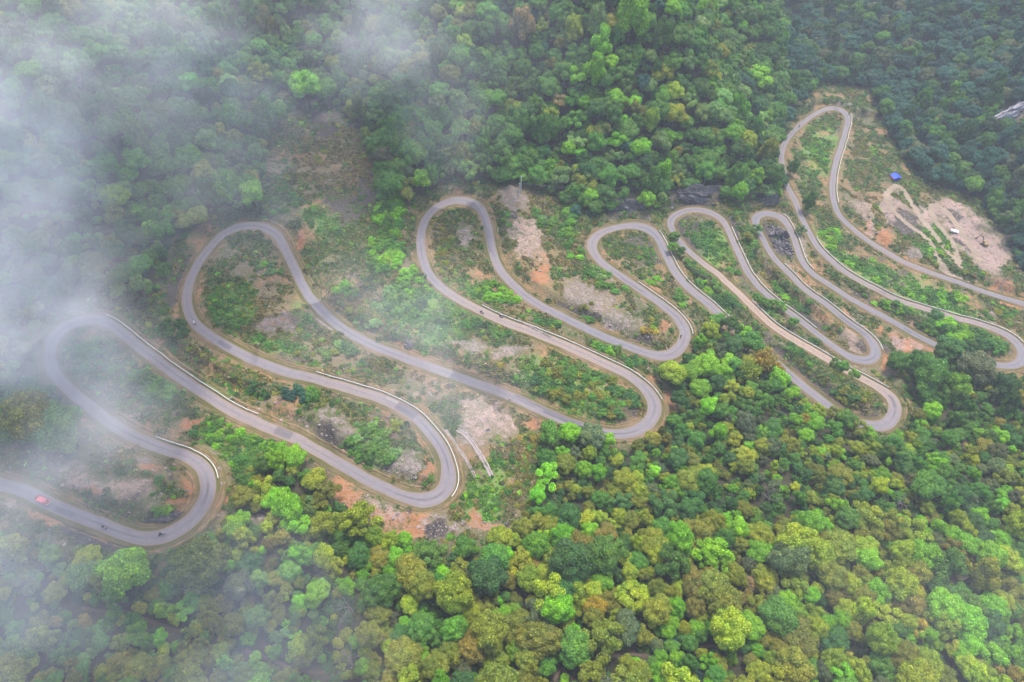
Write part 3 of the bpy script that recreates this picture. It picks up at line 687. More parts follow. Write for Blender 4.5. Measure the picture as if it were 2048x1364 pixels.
# unit crowns: horizontal radius about 1, foot of the crown near z = 0
CROWNS = []
for sd in range(3): CROWNS.append(('billowy', crown(100 + sd, 30, 0.66, (0.26, 0.36), 0.92, 0.62, 5200, 0.074)))
for sd in range(3): CROWNS.append(('lobed', crown(200 + sd, 15, 0.58, (0.34, 0.48), 0.85, 0.58, 4600, 0.082, irregular=0.2)))
for sd in range(3): CROWNS.append(('loose', crown(300 + sd, 13, 0.68, (0.24, 0.40), 0.80, 0.60, 3600, 0.086, jit=0.8, core=0.62, irregular=0.28)))
for sd in range(2): CROWNS.append(('tall', crown(400 + sd, 18, 0.62, (0.28, 0.42), 1.45, 0.95, 4400, 0.085, low=-0.6, irregular=0.22)))
CROWN_ME = [leaf_mesh('crown_' + k, v, f, [MT['leaf']]) for k, (v, f) in CROWNS]
CROWN_KIND = {k: [i for i, c in enumerate(CROWNS) if c[0] == k] for k in ('billowy', 'lobed', 'loose', 'tall')}
TRUNKS = [branches(500 + i, 0.075, 1.0, 0.55, 5) for i in range(3)]
TRUNK_ME = [np_mesh('trunk', v, f, [MT['bark']], True) for v, f in TRUNKS]
SHRUBS = [crown(600 + i, 9 + 2 * i, 0.62, (0.30, 0.46), 0.72, 0.34, 1500, 0.115, low=-0.3, jit=0.8, core=0.66, irregular=0.3) for i in range(4)]
SHRUB_ME = [leaf_mesh('shrub', v, f, [MT['leaf']]) for v, f in SHRUBS]
BAMBOO_ME = [leaf_mesh('bamboo', *plume(700 + i, 16, 2600), [MT['leaf']]) for i in range(2)]
TUFT_ME = [leaf_mesh('tuft', *tuft(800 + i, 46, 0.35 + 0.15 * i, 0.30), [MT['leaf']]) for i in range(4)]
def rock_shape(seed, sub, rough, flat):
    rng = np.random.default_rng(seed); V, Fc = ico(sub); q = V.copy()
    for k in range(7):
        dv = rng.normal(size=3); dv /= np.linalg.norm(dv); lim = rng.uniform(0.5, 0.85); dd = q @ dv; q = q - np.outer(np.maximum(dd - lim, 0), dv)
    q = q * (1 + rough * (fbm(V[:, 0] * 3 + 10 + V[:, 2], V[:, 1] * 3 + 10 - V[:, 2], 1.0, seed, 3) - 0.5))[:, None]
    q[:, 2] *= flat; return q, [tuple(f) for f in Fc]
ROCK_ME = [np_mesh('rock', *rock_shape(900 + i, 2, 0.6, 0.7), [MT['rock']]) for i in range(3)]

# a whole tree as one mesh, for the mass of the wood
def joined(ci, ti):
    v, f = CROWNS[ci][1]; tv, tf = TRUNKS[ti]; v = v + np.array([0, 0, 0.8]); n = len(v)
    return leaf_mesh('wood_tree', np.vstack([v, tv]), list(f) + [tuple(i + n for i in q) for q in tf], [MT['leaf'], MT['bark']], [0] * len(f) + [1] * len(tf))
WOOD_ME = [joined(i, i % 3) for i in range(len(CROWNS))]

def scatter(name, protos, pos, scale, rot, pick, tint, kind='stuff'):
    """one object whose geometry nodes stand copies of the prototypes on its points"""
    coll = bpy.data.collections.new(name + ' sources')
    for i, m in enumerate(protos):
        o = bpy.data.objects.new('%s_source_%02d' % (name, i), m); coll.objects.link(o)
    me = bpy.data.meshes.new(name); me.vertices.add(len(pos)); me.vertices.foreach_set('co', np.asarray(pos, np.float32).ravel())
    a = me.attributes.new('tint', 'FLOAT_COLOR', 'POINT'); a.data.foreach_set('color', np.column_stack([tint, np.ones(len(pos))]).astype(np.float32).ravel())
    a = me.attributes.new('turn', 'FLOAT_VECTOR', 'POINT'); a.data.foreach_set('vector', np.asarray(rot, np.float32).ravel())
    a = me.attributes.new('size', 'FLOAT_VECTOR', 'POINT'); a.data.foreach_set('vector', np.asarray(scale, np.float32).ravel())
    a = me.attributes.new('pick', 'INT', 'POINT'); a.data.foreach_set('value', np.asarray(pick, np.int32))
    me.update()
    ng = bpy.data.node_groups.new(name, 'GeometryNodeTree')
    ng.interface.new_socket('Geometry', in_out='INPUT', socket_type='NodeSocketGeometry'); ng.interface.new_socket('Geometry', in_out='OUTPUT', socket_type='NodeSocketGeometry')
    N = ng.nodes.new; gi = N('NodeGroupInput'); go = N('NodeGroupOutput'); mp = N('GeometryNodeMeshToPoints'); ip = N('GeometryNodeInstanceOnPoints'); ci = N('GeometryNodeCollectionInfo')
    ci.inputs['Collection'].default_value = coll; ci.inputs['Separate Children'].default_value = True; ci.inputs['Reset Children'].default_value = True
    def na(nm, t):
        x = N('GeometryNodeInputNamedAttribute'); x.data_type = t; x.inputs['Name'].default_value = nm; return [s for s in x.outputs if s.enabled and s.name == 'Attribute'][0]
    lk = ng.links.new
    lk(gi.outputs[0], mp.inputs['Mesh']); lk(mp.outputs[0], ip.inputs['Points']); lk(ci.outputs[0], ip.inputs['Instance']); ip.inputs['Pick Instance'].default_value = True
    lk(na('pick', 'INT'), ip.inputs['Instance Index']); lk(na('size', 'FLOAT_VECTOR'), ip.inputs['Scale'])
    lk(na('turn', 'FLOAT_VECTOR'), ip.inputs['Rotation']); lk(ip.outputs[0], go.inputs[0])
    o = obj(name, me); md = o.modifiers.new('stand', 'NODES'); md.node_group = ng
    return tag(o, kind=kind)

# ------------------------------------------------------------------ tints: name -> reflectance
TINT = {'lime green': (0.150, 0.330, 0.008), 'yellow green': (0.225, 0.275, 0.012), 'olive': (0.165, 0.180, 0.016), 'bronze': (0.185, 0.150, 0.024), 'mid green': (0.075, 0.180, 0.020),
        'dark green': (0.045, 0.120, 0.024), 'blue green': (0.030, 0.102, 0.066), 'pale green': (0.140, 0.235, 0.058), 'grey green': (0.098, 0.125, 0.052), 'tan': (0.22, 0.160, 0.06), 'gold': (0.32, 0.23, 0.020)}
def tint_of(name, k=0.16):
    c = np.array(TINT[name]); return np.clip(c * (1 + RNG.normal(0, k)) * (1 + RNG.normal(0, 0.06, 3)), 0.008, 0.5)

def weights(u, v):
    if v > 1040 and u > 930: return dict([('olive', .30), ('yellow green', .32), ('bronze', .05), ('lime green', .15), ('mid green', .12), ('dark green', .03), ('grey green', .03)])
    if u > 1000 and v > 600: return dict([('mid green', .36), ('dark green', .17), ('olive', .17), ('lime green', .11), ('grey green', .05), ('yellow green', .14)])
    if v > 1000 and u < 650: return dict([('mid green', .26), ('olive', .24), ('pale green', .12), ('lime green', .15), ('yellow green', .15), ('dark green', .06), ('bronze', .02)])
    if v > 860 and u <= 1000: return dict([('olive', .22), ('lime green', .18), ('mid green', .30), ('dark green', .13), ('yellow green', .14), ('bronze', .02), ('blue green', .01)])
    if u < 900 and v < 860: return dict([('mid green', .46), ('dark green', .20), ('grey green', .14), ('olive', .10), ('pale green', .10)])
    if u > 1560: return dict([('blue green', .50), ('dark green', .18), ('mid green', .22), ('grey green', .10)])  # far right slope: bluish haze put into the leaf tints
    return dict([('mid green', .54), ('dark green', .12), ('blue green', .03), ('olive', .07), ('lime green', .10), ('pale green', .12), ('yellow green', .02)])

PIX_CORR = np.vstack([np.array(UPPER2, float), np.array(LOWER, float)[::-1]])
def in_pix(u, v): return inside(PIX_CORR, np.asarray(u, float), np.asarray(v, float))

def blob_at(mask, x, y):
    i = np.clip(np.round((np.asarray(x) - gx[0]) / CELL).astype(int), 0, len(gx) - 1); j = np.clip(np.round((np.asarray(y) - gy[0]) / CELL).astype(int), 0, len(gy) - 1); return mask[i, j]

FP_ALL = np.vstack([w[:, :2] for w in FPW])
def near_path(x, y, dmin): return (np.hypot(FP_ALL[:, 0] - x, FP_ALL[:, 1] - y) < dmin).any()

class Cells:
    def __init__(s, c=6.0): s.c = c; s.d = {}
    def ok(s, x, y, r, k):
        i, j = int(x // s.c), int(y // s.c)
        for a in range(i - 2, i + 3):
            for b in range(j - 2, j + 3):
                for (p, q, r2) in s.d.get((a, b), ()):
                    if (p - x) ** 2 + (q - y) ** 2 < (k * (r + r2)) ** 2: return False
        return True
    def add(s, x, y, r): s.d.setdefault((int(x // s.c), int(y // s.c)), []).append((x, y, r))

# trees one can pick out in the photo: u, v of the crown's middle, width in pixels, tint, kind of crown
FEATURE = [(905,1192,78,'yellow green','billowy'),(822,1148,66,'olive','billowy'),(842,1172,60,'olive','billowy'),(400,1128,104,'olive','billowy'),(248,1148,78,'lime green','lobed'),(262,1120,50,'lime green','lobed'),
(160,1150,56,'pale green','lobed'),(478,1172,62,'grey green','lobed'),(572,1012,62,'lime green','lobed'),(548,995,42,'lime green','lobed'),(596,1045,48,'lime green','loose'),(586,912,44,'lime green','lobed'),(630,958,46,'yellow green','lobed'),
(650,985,44,'olive','loose'),(718,1042,64,'yellow green','loose'),(604,1112,44,'lime green','tall'),(1142,1122,84,'dark green','lobed'),(1130,1168,60,'dark green','lobed'),(1520,1076,50,'yellow green','billowy'),(1474,1060,40,'lime green','lobed'),
(1432,1106,64,'lime green','loose'),(1412,1122,46,'lime green','loose'),(1598,1092,84,'yellow green','billowy'),(1576,1122,76,'grey green','billowy'),(1640,1108,66,'yellow green','billowy'),(1676,1092,64,'olive','billowy'),(1738,1118,54,'lime green','lobed'),
(1576,1200,44,'lime green','lobed'),(1627,1197,36,'lime green','lobed'),(1600,1222,36,'lime green','lobed'),(1504,1253,54,'lime green','lobed'),(1118,1218,58,'lime green','billowy'),(1190,1218,44,'gold','billowy'),(1160,1163,40,'yellow green','billowy'),
(1206,1160,42,'lime green','lobed'),(1428,1180,64,'olive','billowy'),(1418,1160,46,'bronze','billowy'),(1452,1212,70,'olive','billowy'),(1498,1165,36,'tan','billowy'),(1336,1262,28,'lime green','lobed'),(1392,1256,32,'lime green','lobed'),(1324,1311,30,'lime green','lobed'),
(1147,1265,32,'lime green','tall'),(1254,1258,62,'grey green','billowy'),(1312,1222,56,'olive','billowy'),(1350,1215,46,'lime green','billowy'),(1388,1215,38,'bronze','billowy'),(1080,1282,76,'olive','billowy'),(1026,1258,60,'olive','billowy'),(1052,1322,52,'olive','billowy'),
(1262,38,62,'lime green','tall'),(1205,98,46,'lime green','tall'),(1222,118,36,'lime green','lobed'),(1045,60,46,'tan','tall'),(1350,232,46,'yellow green','lobed'),(1300,250,32,'yellow green','tall'),(1510,155,46,'lime green','loose'),(1440,108,30,'yellow green','lobed'),
(610,178,60,'lime green','lobed'),(655,182,42,'mid green','lobed'),(440,262,26,'yellow green','lobed'),(300,452,34,'lime green','lobed'),(228,395,50,'yellow green','lobed'),(268,418,34,'lime green','lobed'),(500,385,46,'lime green','lobed'),
(1215,380,40,'mid green','lobed'),(1180,385,34,'lime green','lobed'),(1160,335,30,'yellow green','lobed'),(1265,200,30,'lime green','lobed'),(1120,195,34,'tan','loose'),(935,90,36,'yellow green','tall'),(985,195,44,'mid green','lobed'),(780,365,56,'mid green','lobed'),(828,310,52,'mid green','lobed'),(842,366,36,'lime green','lobed'),
(60,842,100,'olive','billowy'),(105,850,84,'mid green','lobed'),(30,800,34,'yellow green','loose'),(130,872,60,'mid green','lobed'),(90,828,64,'olive','billowy'),
(1385,738,46,'lime green','lobed'),(1415,722,50,'lime green','lobed'),(1450,738,40,'lime green','lobed'),(1400,775,36,'lime green','lobed'),(1345,745,52,'yellow green','lobed'),(1418,815,36,'lime green','lobed'),(1560,752,40,'lime green','lobed'),(1586,785,30,'lime green','lobed'),(1605,838,26,'gold','lobed'),(1630,843,34,'lime green','lobed'),(1590,838,26,'lime green','lobed'),
(1860,742,60,'mid green','lobed'),(1800,720,40,'mid green','lobed'),(1925,775,44,'lime green','loose'),(1845,770,40,'mid green','lobed'),(1895,700,50,'dark green','lobed'),(1950,735,56,'grey green','lobed'),(2010,770,50,'dark green','lobed'),
(1100,868,46,'mid green','lobed'),(1142,868,40,'lime green','lobed'),(1185,872,50,'grey green','lobed'),(1215,880,34,'lime green','lobed'),(1092,950,50,'lime green','loose'),(1205,1035,30,'yellow green','lobed'),(1180,1062,38,'lime green','lobed'),(1140,1038,50,'dark green','lobed'),
(700,1178,36,'lime green','lobed'),(715,1285,36,'lime green','lobed'),(728,1340,36,'lime green','lobed'),(810,1245,30,'lime green','lobed'),(740,1270,50,'olive','billowy'),(805,1310,60,'olive','billowy'),(870,1330,64,'olive','billowy'),(960,1208,20,'lime green','lobed'),(990,1120,50,'mid green','lobed'),(1010,1110,36,'lime green','lobed'),(975,1150,70,'dark green','lobed'),(930,1095,40,'mid green','lobed'),(750,1075,44,'lime green','lobed'),
(1880,1060,50,'lime green','loose'),(1780,1045,40,'yellow green','loose'),(1940,1090,50,'lime green','lobed'),(1985,1310,50,'lime green','loose'),(2040,1290,46,'lime green','loose'),(1690,1345,50,'lime green','loose'),(1810,1240,36,'yellow green','lobed'),(1840,1250,40,'gold','loose')]

TREES = []   # dicts: x y z r th (trunk height) kind tint name
cells = Cells()
def put_tree(x, y, r, kind, tname, u, v):
    th = r * RNG.uniform(0.75, 1.05)
    TREES.append(dict(x=x, y=y, z=float(height(x, y)), r=r, th=th, kind=kind, tname=tname, tint=tint_of(tname), u=u, v=v)); cells.add(x, y, r)
for (u, v, w, tn, kd) in FEATURE:
    p = G(u, v, 6.0); _, _, dep = project(p); r = w * 0.5 * dep / FPX; p = G(u, v, r * 1.45); r = float(np.clip(r, 1.5, 8.0))
    put_tree(p[0], p[1], r, kd, tn, u, v)

for (u, v, w, tn, kd) in [(1436,640,34,'mid green','lobed'),(1458,655,36,'mid green','loose'),(1482,668,34,'lime green','loose'),(1500,690,38,'mid green','lobed'),(1470,690,40,'dark green','lobed'),(1524,700,26,'olive','loose'),(1690,838,36,'mid green','lobed'),(1715,852,34,'olive','loose'),(1738,862,30,'lime green','lobed'),(1668,828,30,'olive','loose'),
    (1545,600,22,'lime green','loose'),(1560,608,22,'mid green','loose'),(1700,722,26,'mid green','lobed'),(1722,728,24,'lime green','loose'),(1684,712,22,'mid green','loose'),(1890,705,44,'dark green','lobed'),(1955,728,40,'grey green','loose'),(1930,740,34,'mid green','lobed'),(1900,722,30,'mid green','loose'),(1530,598,18,'mid green','loose'),
    (1595,408,24,'mid green','tall'),(1566,335,22,'mid green','tall'),(1562,355,24,'dark green','lobed'),(1604,452,20,'pale green','loose'),(1350,470,20,'mid green','lobed'),(1362,500,20,'mid green','loose'),(1348,488,18,'lime green','loose'),(1515,455,18,'mid green','loose'),(1180,868,40,'grey green','loose'),(1500,470,20,'olive','loose'),(1590,640,22,'mid green','loose')]:
    p = G(u, v, 4.5); _, _, dep = project(p); r = w * 0.5 * dep / FPX
    if rdist(p[0], p[1]) < 2.9:
        i = int(np.argmin((R3[:, 0] - p[0]) ** 2 + (R3[:, 1] - p[1]) ** 2)); sdn = 1 if NRM[i, 1] < 0 else -1; p[:2] = R3[i, :2] + sdn * NRM[i] * (HALF[i] + 1.3)
    put_tree(p[0], p[1], r, kd, tn, u, v); TREES[-1]['th'] = max(2.4, r * 1.0)

# the rest of the wood
NC = 140000
cxs = RNG.uniform(-360, 500, NC); cys = RNG.uniform(25, 760, NC); czs = height(cxs, cys)
cu, cv, cd = project(np.stack([cxs, cys, czs], 1))
rad = np.exp(RNG.normal(math.log(2.05), 0.38, NC)); rad *= np.where(cv < 420, 1.28, 1.0) * np.where((cu > 1000) & (cv > 1050), 1.18, 1.0) * np.where((cu > 1040) & (cv > 600) & (cv < 1050), 0.80, 1.0); rad *= np.where((cu < 720) & (cv > 1000), 0.84, 1.0) * np.where(cv > 600, 0.90, 1.0); rad = np.clip(rad, 1.0, 5.2)
ok = (cu > -150) & (cu < 2480) & (cv > -170) & (cv < 1640) & (~inside(CORR, cxs, cys)) & ~in_pix(cu, cv)
tu, tv, _ = project(np.stack([cxs, cys, czs + rad * 1.7], 1)); ok &= ~in_pix(tu, tv)
ok &= rdist(cxs, cys) > rad * 0.55 + 4.2
ok &= (blob_at(M_RK, cxs, cys) < 0.45) & (blob_at(M_OR, cxs, cys) < 0.5)
order = [i for i in np.argsort(-rad + RNG.normal(0, 0.7, NC)) if ok[i]]
gapn = fbm(cxs, cys, 30, 301, 2); fldA = (fbm(cxs, cys, 26, 331, 2) * 3.0) % 1.0
for i in order:
    if gapn[i] < 0.16: continue
    if not cells.ok(cxs[i], cys[i], rad[i], 0.56): continue
    if near_path(cxs[i], cys[i], 0.5 + rad[i] * 0.35): continue
    w = weights(cu[i], cv[i]); nm = list(w); cw = np.cumsum(list(w.values())) / sum(w.values()); q_ = ((fldA[i] + RNG.normal(0, 0.16)) % 1.0); tn = nm[int(np.searchsorted(cw, q_, 'right').clip(0, len(nm) - 1))]
    kd = RNG.choice(['billowy', 'lobed', 'loose', 'tall'], p=[.52, .24, .20, .04] if cv[i] > 1030 and cu[i] > 600 else [.20, .38, .30, .12])
    put_tree(cxs[i], cys[i], rad[i], str(kd), str(tn), tu[i], tv[i])
print('trees', len(TREES))

def ordinal(n):
    base = ['', 'first', 'second', 'third', 'fourth', 'fifth', 'sixth', 'seventh', 'eighth', 'ninth', 'tenth', 'eleventh', 'twelfth', 'thirteenth', 'fourteenth', 'fifteenth', 'sixteenth', 'seventeenth', 'eighteenth', 'nineteenth']
    tens = {2: 'twent', 3: 'thirt', 4: 'fort', 5: 'fift', 6: 'sixt', 7: 'sevent'}
    if n < 20: return base[n]
    return tens[n // 10] + 'ieth' if n % 10 == 0 else tens[n // 10] + 'y-' + base[n % 10]
COUNT = ['', '', 'two', 'three', 'four', 'five', 'six', 'seven', 'eight', 'nine', 'ten', 'eleven', 'twelve']

def name_all(items, noun):
    """labels that say which one: look, landmark and, among those alike, the place counted from the left"""
    by = {}
    for it in items: by.setdefault((it['look'], it['spot']), []).append(it)
    for (look, spot), g in by.items():
        g.sort(key=lambda q: q['u'])
        for k, it in enumerate(g):
            pre = '' if len(g) == 1 else 'leftmost ' if k == 0 else 'rightmost ' if k == len(g) - 1 else ordinal(k + 1) + ' '
            it['label'] = pre + '%s %s%s %s' % (look, noun, '' if pre in ('', 'leftmost ', 'rightmost ') else ' from the left', spot)

TREE_SPOTS = [(60,850,'in the mist beside the leftmost loop'),(70,1150,'in the mist below the red truck'),(250,1150,'below the lowest left bend'),(430,1130,'just below the lowest left bend'),(590,980,'above the orange bank at centre left'),(590,1130,'downhill of the orange bank'),
(80,1300,'in the bottom left corner'),(300,1300,'above the bottom edge at left'),(520,1290,'by the misty footpath at the bottom'),(740,1300,'along the bottom edge'),(760,1150,'below the bend by the stone walls'),(920,1180,'around the big yellow domed tree'),(960,1300,'at the bottom edge near centre'),
(1100,1000,'right of the orange gullies'),(1130,1130,'around the big dark tree'),(1120,1230,'above the fork of the footpath'),(1100,1330,'at the fork of the footpath'),(1250,900,'below the bushy bend'),(1280,1040,'in the shady hollow'),
(1320,1190,'above the bottom footpath'),(1330,1320,'below the bottom footpath'),(1400,780,'beside the golden bamboo'),(1500,900,'below the golden bamboo'),(1480,1070,'around the lone bright tree'),(1500,1220,'right of the bottom footpath'),(1500,1340,'at the bottom right of the footpath'),
(1700,950,'below the dark ditch hairpin'),(1620,1110,'in the big domed grove'),(1640,1230,'just below the big domed grove'),(1700,1330,'under the domed grove'),(1860,760,'below the rocky bank at right'),(1900,920,'on the right hand slope'),(1850,1090,'right of the big domed grove'),(1850,1220,'in the lower right wood'),(1950,1320,'in the bottom right corner'),
(2000,1060,'at the right edge'),(2000,800,'under the last right hairpin')]
UPPER_SPOTS = [(150,150,'in the mist at top left'),(300,420,'above the second loop at left'),(600,180,'above the bare brown slope'),(800,350,'left of the third loop'),(850,150,'in the upper mist'),(1050,80,'near the top edge at centre'),(1230,80,'at the top right of centre'),(1150,320,'above the utility poles'),(1350,240,'on the middle slope'),(1500,150,'beside the ravine'),(500,390,'above the top of the second loop')]
def spot_of(u, v, lst): return min(lst, key=lambda s: (s[0] - u) ** 2 + 1.6 * (s[1] - v) ** 2)[2]

for t_ in TREES:
    u, v, dep = project(np.array([t_['x'], t_['y'], t_['z'] + t_['th'] + 0.6 * t_['r']])); t_['u'], t_['v'] = float(u), float(v); t_['pr'] = t_['r'] * FPX / float(dep)
infr = [t_ for t_ in TREES if 8 < t_['u'] < 2040 and 8 < t_['v'] < 1356]
infr.sort(key=lambda t_: -t_['pr']); NAMED = infr[:298]; ids = {id(t_) for t_ in NAMED}
for t_ in NAMED:
    sz = 'small ' if t_['pr'] < 27 else 'large ' if t_['pr'] > 38 else ''
    sh = {'billowy': 'domed', 'lobed': 'clumpy', 'loose': 'open', 'tall': 'tall'}[t_['kind']]
    t_['look'] = '%s%s %s' % (sz, t_['tname'], sh); t_['spot'] = spot_of(t_['u'], t_['v'], TREE_SPOTS if t_['v'] > 640 else UPPER_SPOTS)
name_all(NAMED, 'tree')
for t_ in NAMED:
    ci = int(RNG.choice(CROWN_KIND[t_['kind']])); r, th = t_['r'], t_['th']
    root = empty('tree', (t_['x'], t_['y'], t_['z']), RNG.uniform(0, 2 * PI), t_['label'], 'tree', 'trees of the wood round the hairpin road')
    c = obj('crown', CROWN_ME[ci], root, (0, 0, th), (RNG.normal(0, .09), RNG.normal(0, .09), 0), (r * RNG.uniform(.8, 1.18), r * RNG.uniform(.8, 1.18), r * RNG.uniform(.8, 1.25)))
    c['tint'] = [float(q) for q in t_['tint']]
    obj('trunk', TRUNK_ME[int(RNG.integers(3))], root, None, None, (r * 1.15, r * 1.15, th * 1.25))
REST = [t_ for t_ in TREES if id(t_) not in ids]
scatter('woodland', WOOD_ME, [(q['x'], q['y'], q['z'] - 0.1) for q in REST], [(q['r'] * RNG.uniform(.8, 1.18), q['r'] * RNG.uniform(.8, 1.18), q['r'] * RNG.uniform(.8, 1.3)) for q in REST],
        [(RNG.normal(0, .09), RNG.normal(0, .09), RNG.uniform(0, 2 * PI)) for q in REST], [int(RNG.choice(CROWN_KIND[q['kind']])) for q in REST], np.array([q['tint'] for q in REST]))

# ------------------------------------------------------------------ shrubs between the bends: u, v, spread, how many, radius range, tints
CLUMPS = [(295,768,48,26,11,1.8,3.2,'mid dark'),(345,652,30,16,6,1.8,2.8,'dark mid'),(480,880,80,22,20,1.0,2.0,'lime mid'),(430,858,60,18,12,.9,1.8,'lime mid'),(520,772,24,10,4,1.4,2.2,'mid dark'),(602,782,32,14,6,1.6,2.6,'mid blue lime'),
(320,1020,12,8,2,1.4,1.9,'mid lime'),(738,868,46,28,12,1.3,2.2,'mid pale'),(718,905,24,22,7,1.3,2.0,'mid'),(786,843,8,8,1,2.2,2.4,'olive'),(752,905,38,18,9,1.2,2.0,'mid pale'),(700,690,32,14,7,1.3,2.2,'pale mid'),(628,700,40,20,8,1.0,1.8,'pale olive'),(530,540,22,16,5,1.4,2.2,'pale lime'),(690,575,20,14,5,1.4,2.2,'mid lime'),
(778,430,28,50,24,2.0,3.4,'mid lime'),(768,500,32,42,22,1.8,3.0,'mid lime'),(832,560,32,30,14,1.6,2.6,'mid lime'),(800,600,54,30,18,1.6,2.8,'pale mid'),(880,640,54,26,18,1.3,2.3,'mid pale'),(720,640,40,30,8,1.2,2.0,'pale olive'),(890,450,26,36,14,.9,1.6,'olive grey'),(876,512,18,38,12,.9,1.6,'olive grey'),(980,575,32,16,7,1.3,2.0,'mid lime'),(1022,592,50,12,12,1.4,2.3,'mid lime'),
(1130,640,60,11,13,1.2,1.9,'mid dark'),(1208,694,30,12,6,1.7,2.4,'mid lime pale'),(1150,768,90,28,32,1.3,2.3,'mid dark olive'),(1232,802,46,28,20,1.3,2.2,'mid dark olive'),(1098,740,30,18,9,1.3,2.0,'mid olive'),(1010,662,30,12,5,1.6,2.2,'mid'),(958,640,40,10,7,1.3,2.0,'mid dark'),(1076,436,14,18,3,2.3,3.0,'pale mid'),(1128,440,28,28,10,2.0,3.2,'mid lime'),(1150,498,20,18,6,1.5,2.4,'lime mid'),
(1200,540,30,14,8,1.3,2.2,'mid pale'),(1228,570,30,12,7,1.2,1.9,'mid'),(1290,508,14,12,4,1.3,1.8,'mid'),(1312,560,10,18,5,1.1,1.5,'lime'),(1302,655,18,14,6,1.0,1.4,'lime gold'),(1392,505,24,38,18,1.1,1.8,'mid dark'),(1422,562,28,28,15,1.1,1.9,'mid lime'),(1368,590,18,18,7,1.4,1.9,'mid pale'),(1452,602,28,18,14,1.3,2.0,'mid dark'),(1250,720,40,10,8,1.3,2.0,'mid dark'),
(1422,472,26,28,14,1.3,2.0,'dark mid'),(1470,540,12,10,3,1.8,2.2,'mid'),(1700,792,38,22,18,1.1,1.9,'dark olive'),(1620,692,40,16,14,1.2,1.9,'mid dark'),(1568,570,18,18,7,1.2,1.9,'mid dark'),(1590,612,40,16,12,1.1,1.8,'mid dark'),(1530,600,18,18,8,1.2,1.9,'mid'),(1490,500,18,40,12,1.2,1.9,'mid dark'),(1505,470,16,30,8,1.3,2.0,'dark mid'),
(1905,655,84,18,34,1.3,2.2,'mid dark lime'),(1882,632,8,6,1,3.0,3.2,'dark'),(1975,690,40,13,16,1.3,2.0,'mid dark'),(1785,612,44,12,12,1.0,1.7,'mid lime'),(1852,592,84,16,36,1.3,2.1,'mid dark lime'),(1720,530,44,16,16,1.1,1.9,'mid lime'),(1655,478,26,28,14,1.2,2.0,'mid lime'),(1762,560,40,14,13,1.1,1.8,'mid lime'),(1640,310,22,36,18,1.1,1.9,'mid lime'),(1622,352,18,28,9,1.1,1.8,'mid'),
(1742,300,28,56,20,1.1,2.0,'mid grey'),(1862,502,14,8,4,1.0,1.6,'lime'),(1890,492,10,18,6,1.0,1.6,'mid lime'),(165,698,30,18,7,1.2,2.0,'mid'),(192,742,40,18,7,1.2,2.0,'mid'),(960,985,34,34,10,.8,1.4,'lime mid'),(1060,872,26,18,8,1.0,1.6,'olive gold'),(1990,640,40,30,14,1.0,1.8,'olive mid'),(660,280,40,50,6,1.2,2.0,'olive'),(640,440,40,26,10,1.2,1.9,'pale mid'),(560,400,30,30,9,1.4,2.2,'mid'),(1015,440,16,20,5,1.0,1.5,'mid'),(1000,415,30,14,5,.9,1.4,'mid olive'),
(560,890,30,16,6,1.4,2.2,'mid lime'),(500,940,30,30,12,1.2,2.0,'mid olive'),(470,1060,24,30,8,1.2,1.8,'mid grey'),(1180,620,40,20,5,.8,1.3,'olive'),(1330,350,30,20,0,1,2,'mid'),(1740,200,20,30,8,1.2,1.9,'mid grey'),(1580,170,30,50,10,1.2,2.0,'olive grey'),(1560,600,20,12,5,1.1,1.6,'lime')]
SHORT = {'mid': 'mid green', 'dark': 'dark green', 'lime': 'lime green', 'blue': 'blue green', 'pale': 'pale green', 'olive': 'olive', 'grey': 'grey green', 'gold': 'gold'}
SH = []; sc_ = Cells(4.0)
for (u, v, a, b, n, r0, r1, ts) in CLUMPS:
    k = 0; tries = 0
    while k < n and tries < n * 30:
        tries += 1
        rr = RNG.uniform(r0, r1); q = math.sqrt(RNG.random()); an = RNG.uniform(0, 2 * PI); p = G(u + a * q * math.cos(an), v + b * q * math.sin(an), rr * 0.7)
        if rdist(p[0], p[1]) < 4.3 + rr * 0.45 or not sc_.ok(p[0], p[1], rr, 0.55): continue
        sc_.add(p[0], p[1], rr); tn = SHORT[str(RNG.choice(ts.split()))]; k += 1
        SH.append(dict(x=p[0], y=p[1], z=p[2], r=rr, tname=tn, tint=tint_of(tn)))
# self-sown bushes anywhere between the roads, and the understorey of the wood
SMALL = []
CI = np.argwhere(~WOODED & (GU > -90) & (GU < 2140) & (GV > -90) & (GV < 1500) & (RD > 2.6))
def in_corridor(n):
    q = CI[RNG.integers(0, len(CI), n)]; return gx[q[:, 0]] + RNG.uniform(-.5, .5, n) * CELL, gy[q[:, 1]] + RNG.uniform(-.5, .5, n) * CELL
print('corridor cells', len(CI))
NC = 56000; ax_, ay_ = in_corridor(26000)
sx = np.concatenate([RNG.uniform(-260, 420, 30000), ax_]); sy = np.concatenate([RNG.uniform(40, 620, 30000), ay_]); sz = height(sx, sy); su, sv, sd_ = project(np.stack([sx, sy, sz], 1)); sin_ = inside(CORR, sx, sy); dens = fbm(sx, sy, 16, 411, 3)
clr = blob_at(M_CL, sx, sy); bare = np.maximum(np.maximum(blob_at(M_RK, sx, sy), blob_at(M_OR, sx, sy)), blob_at(TR, sx, sy)); rdd = rdist(sx, sy)
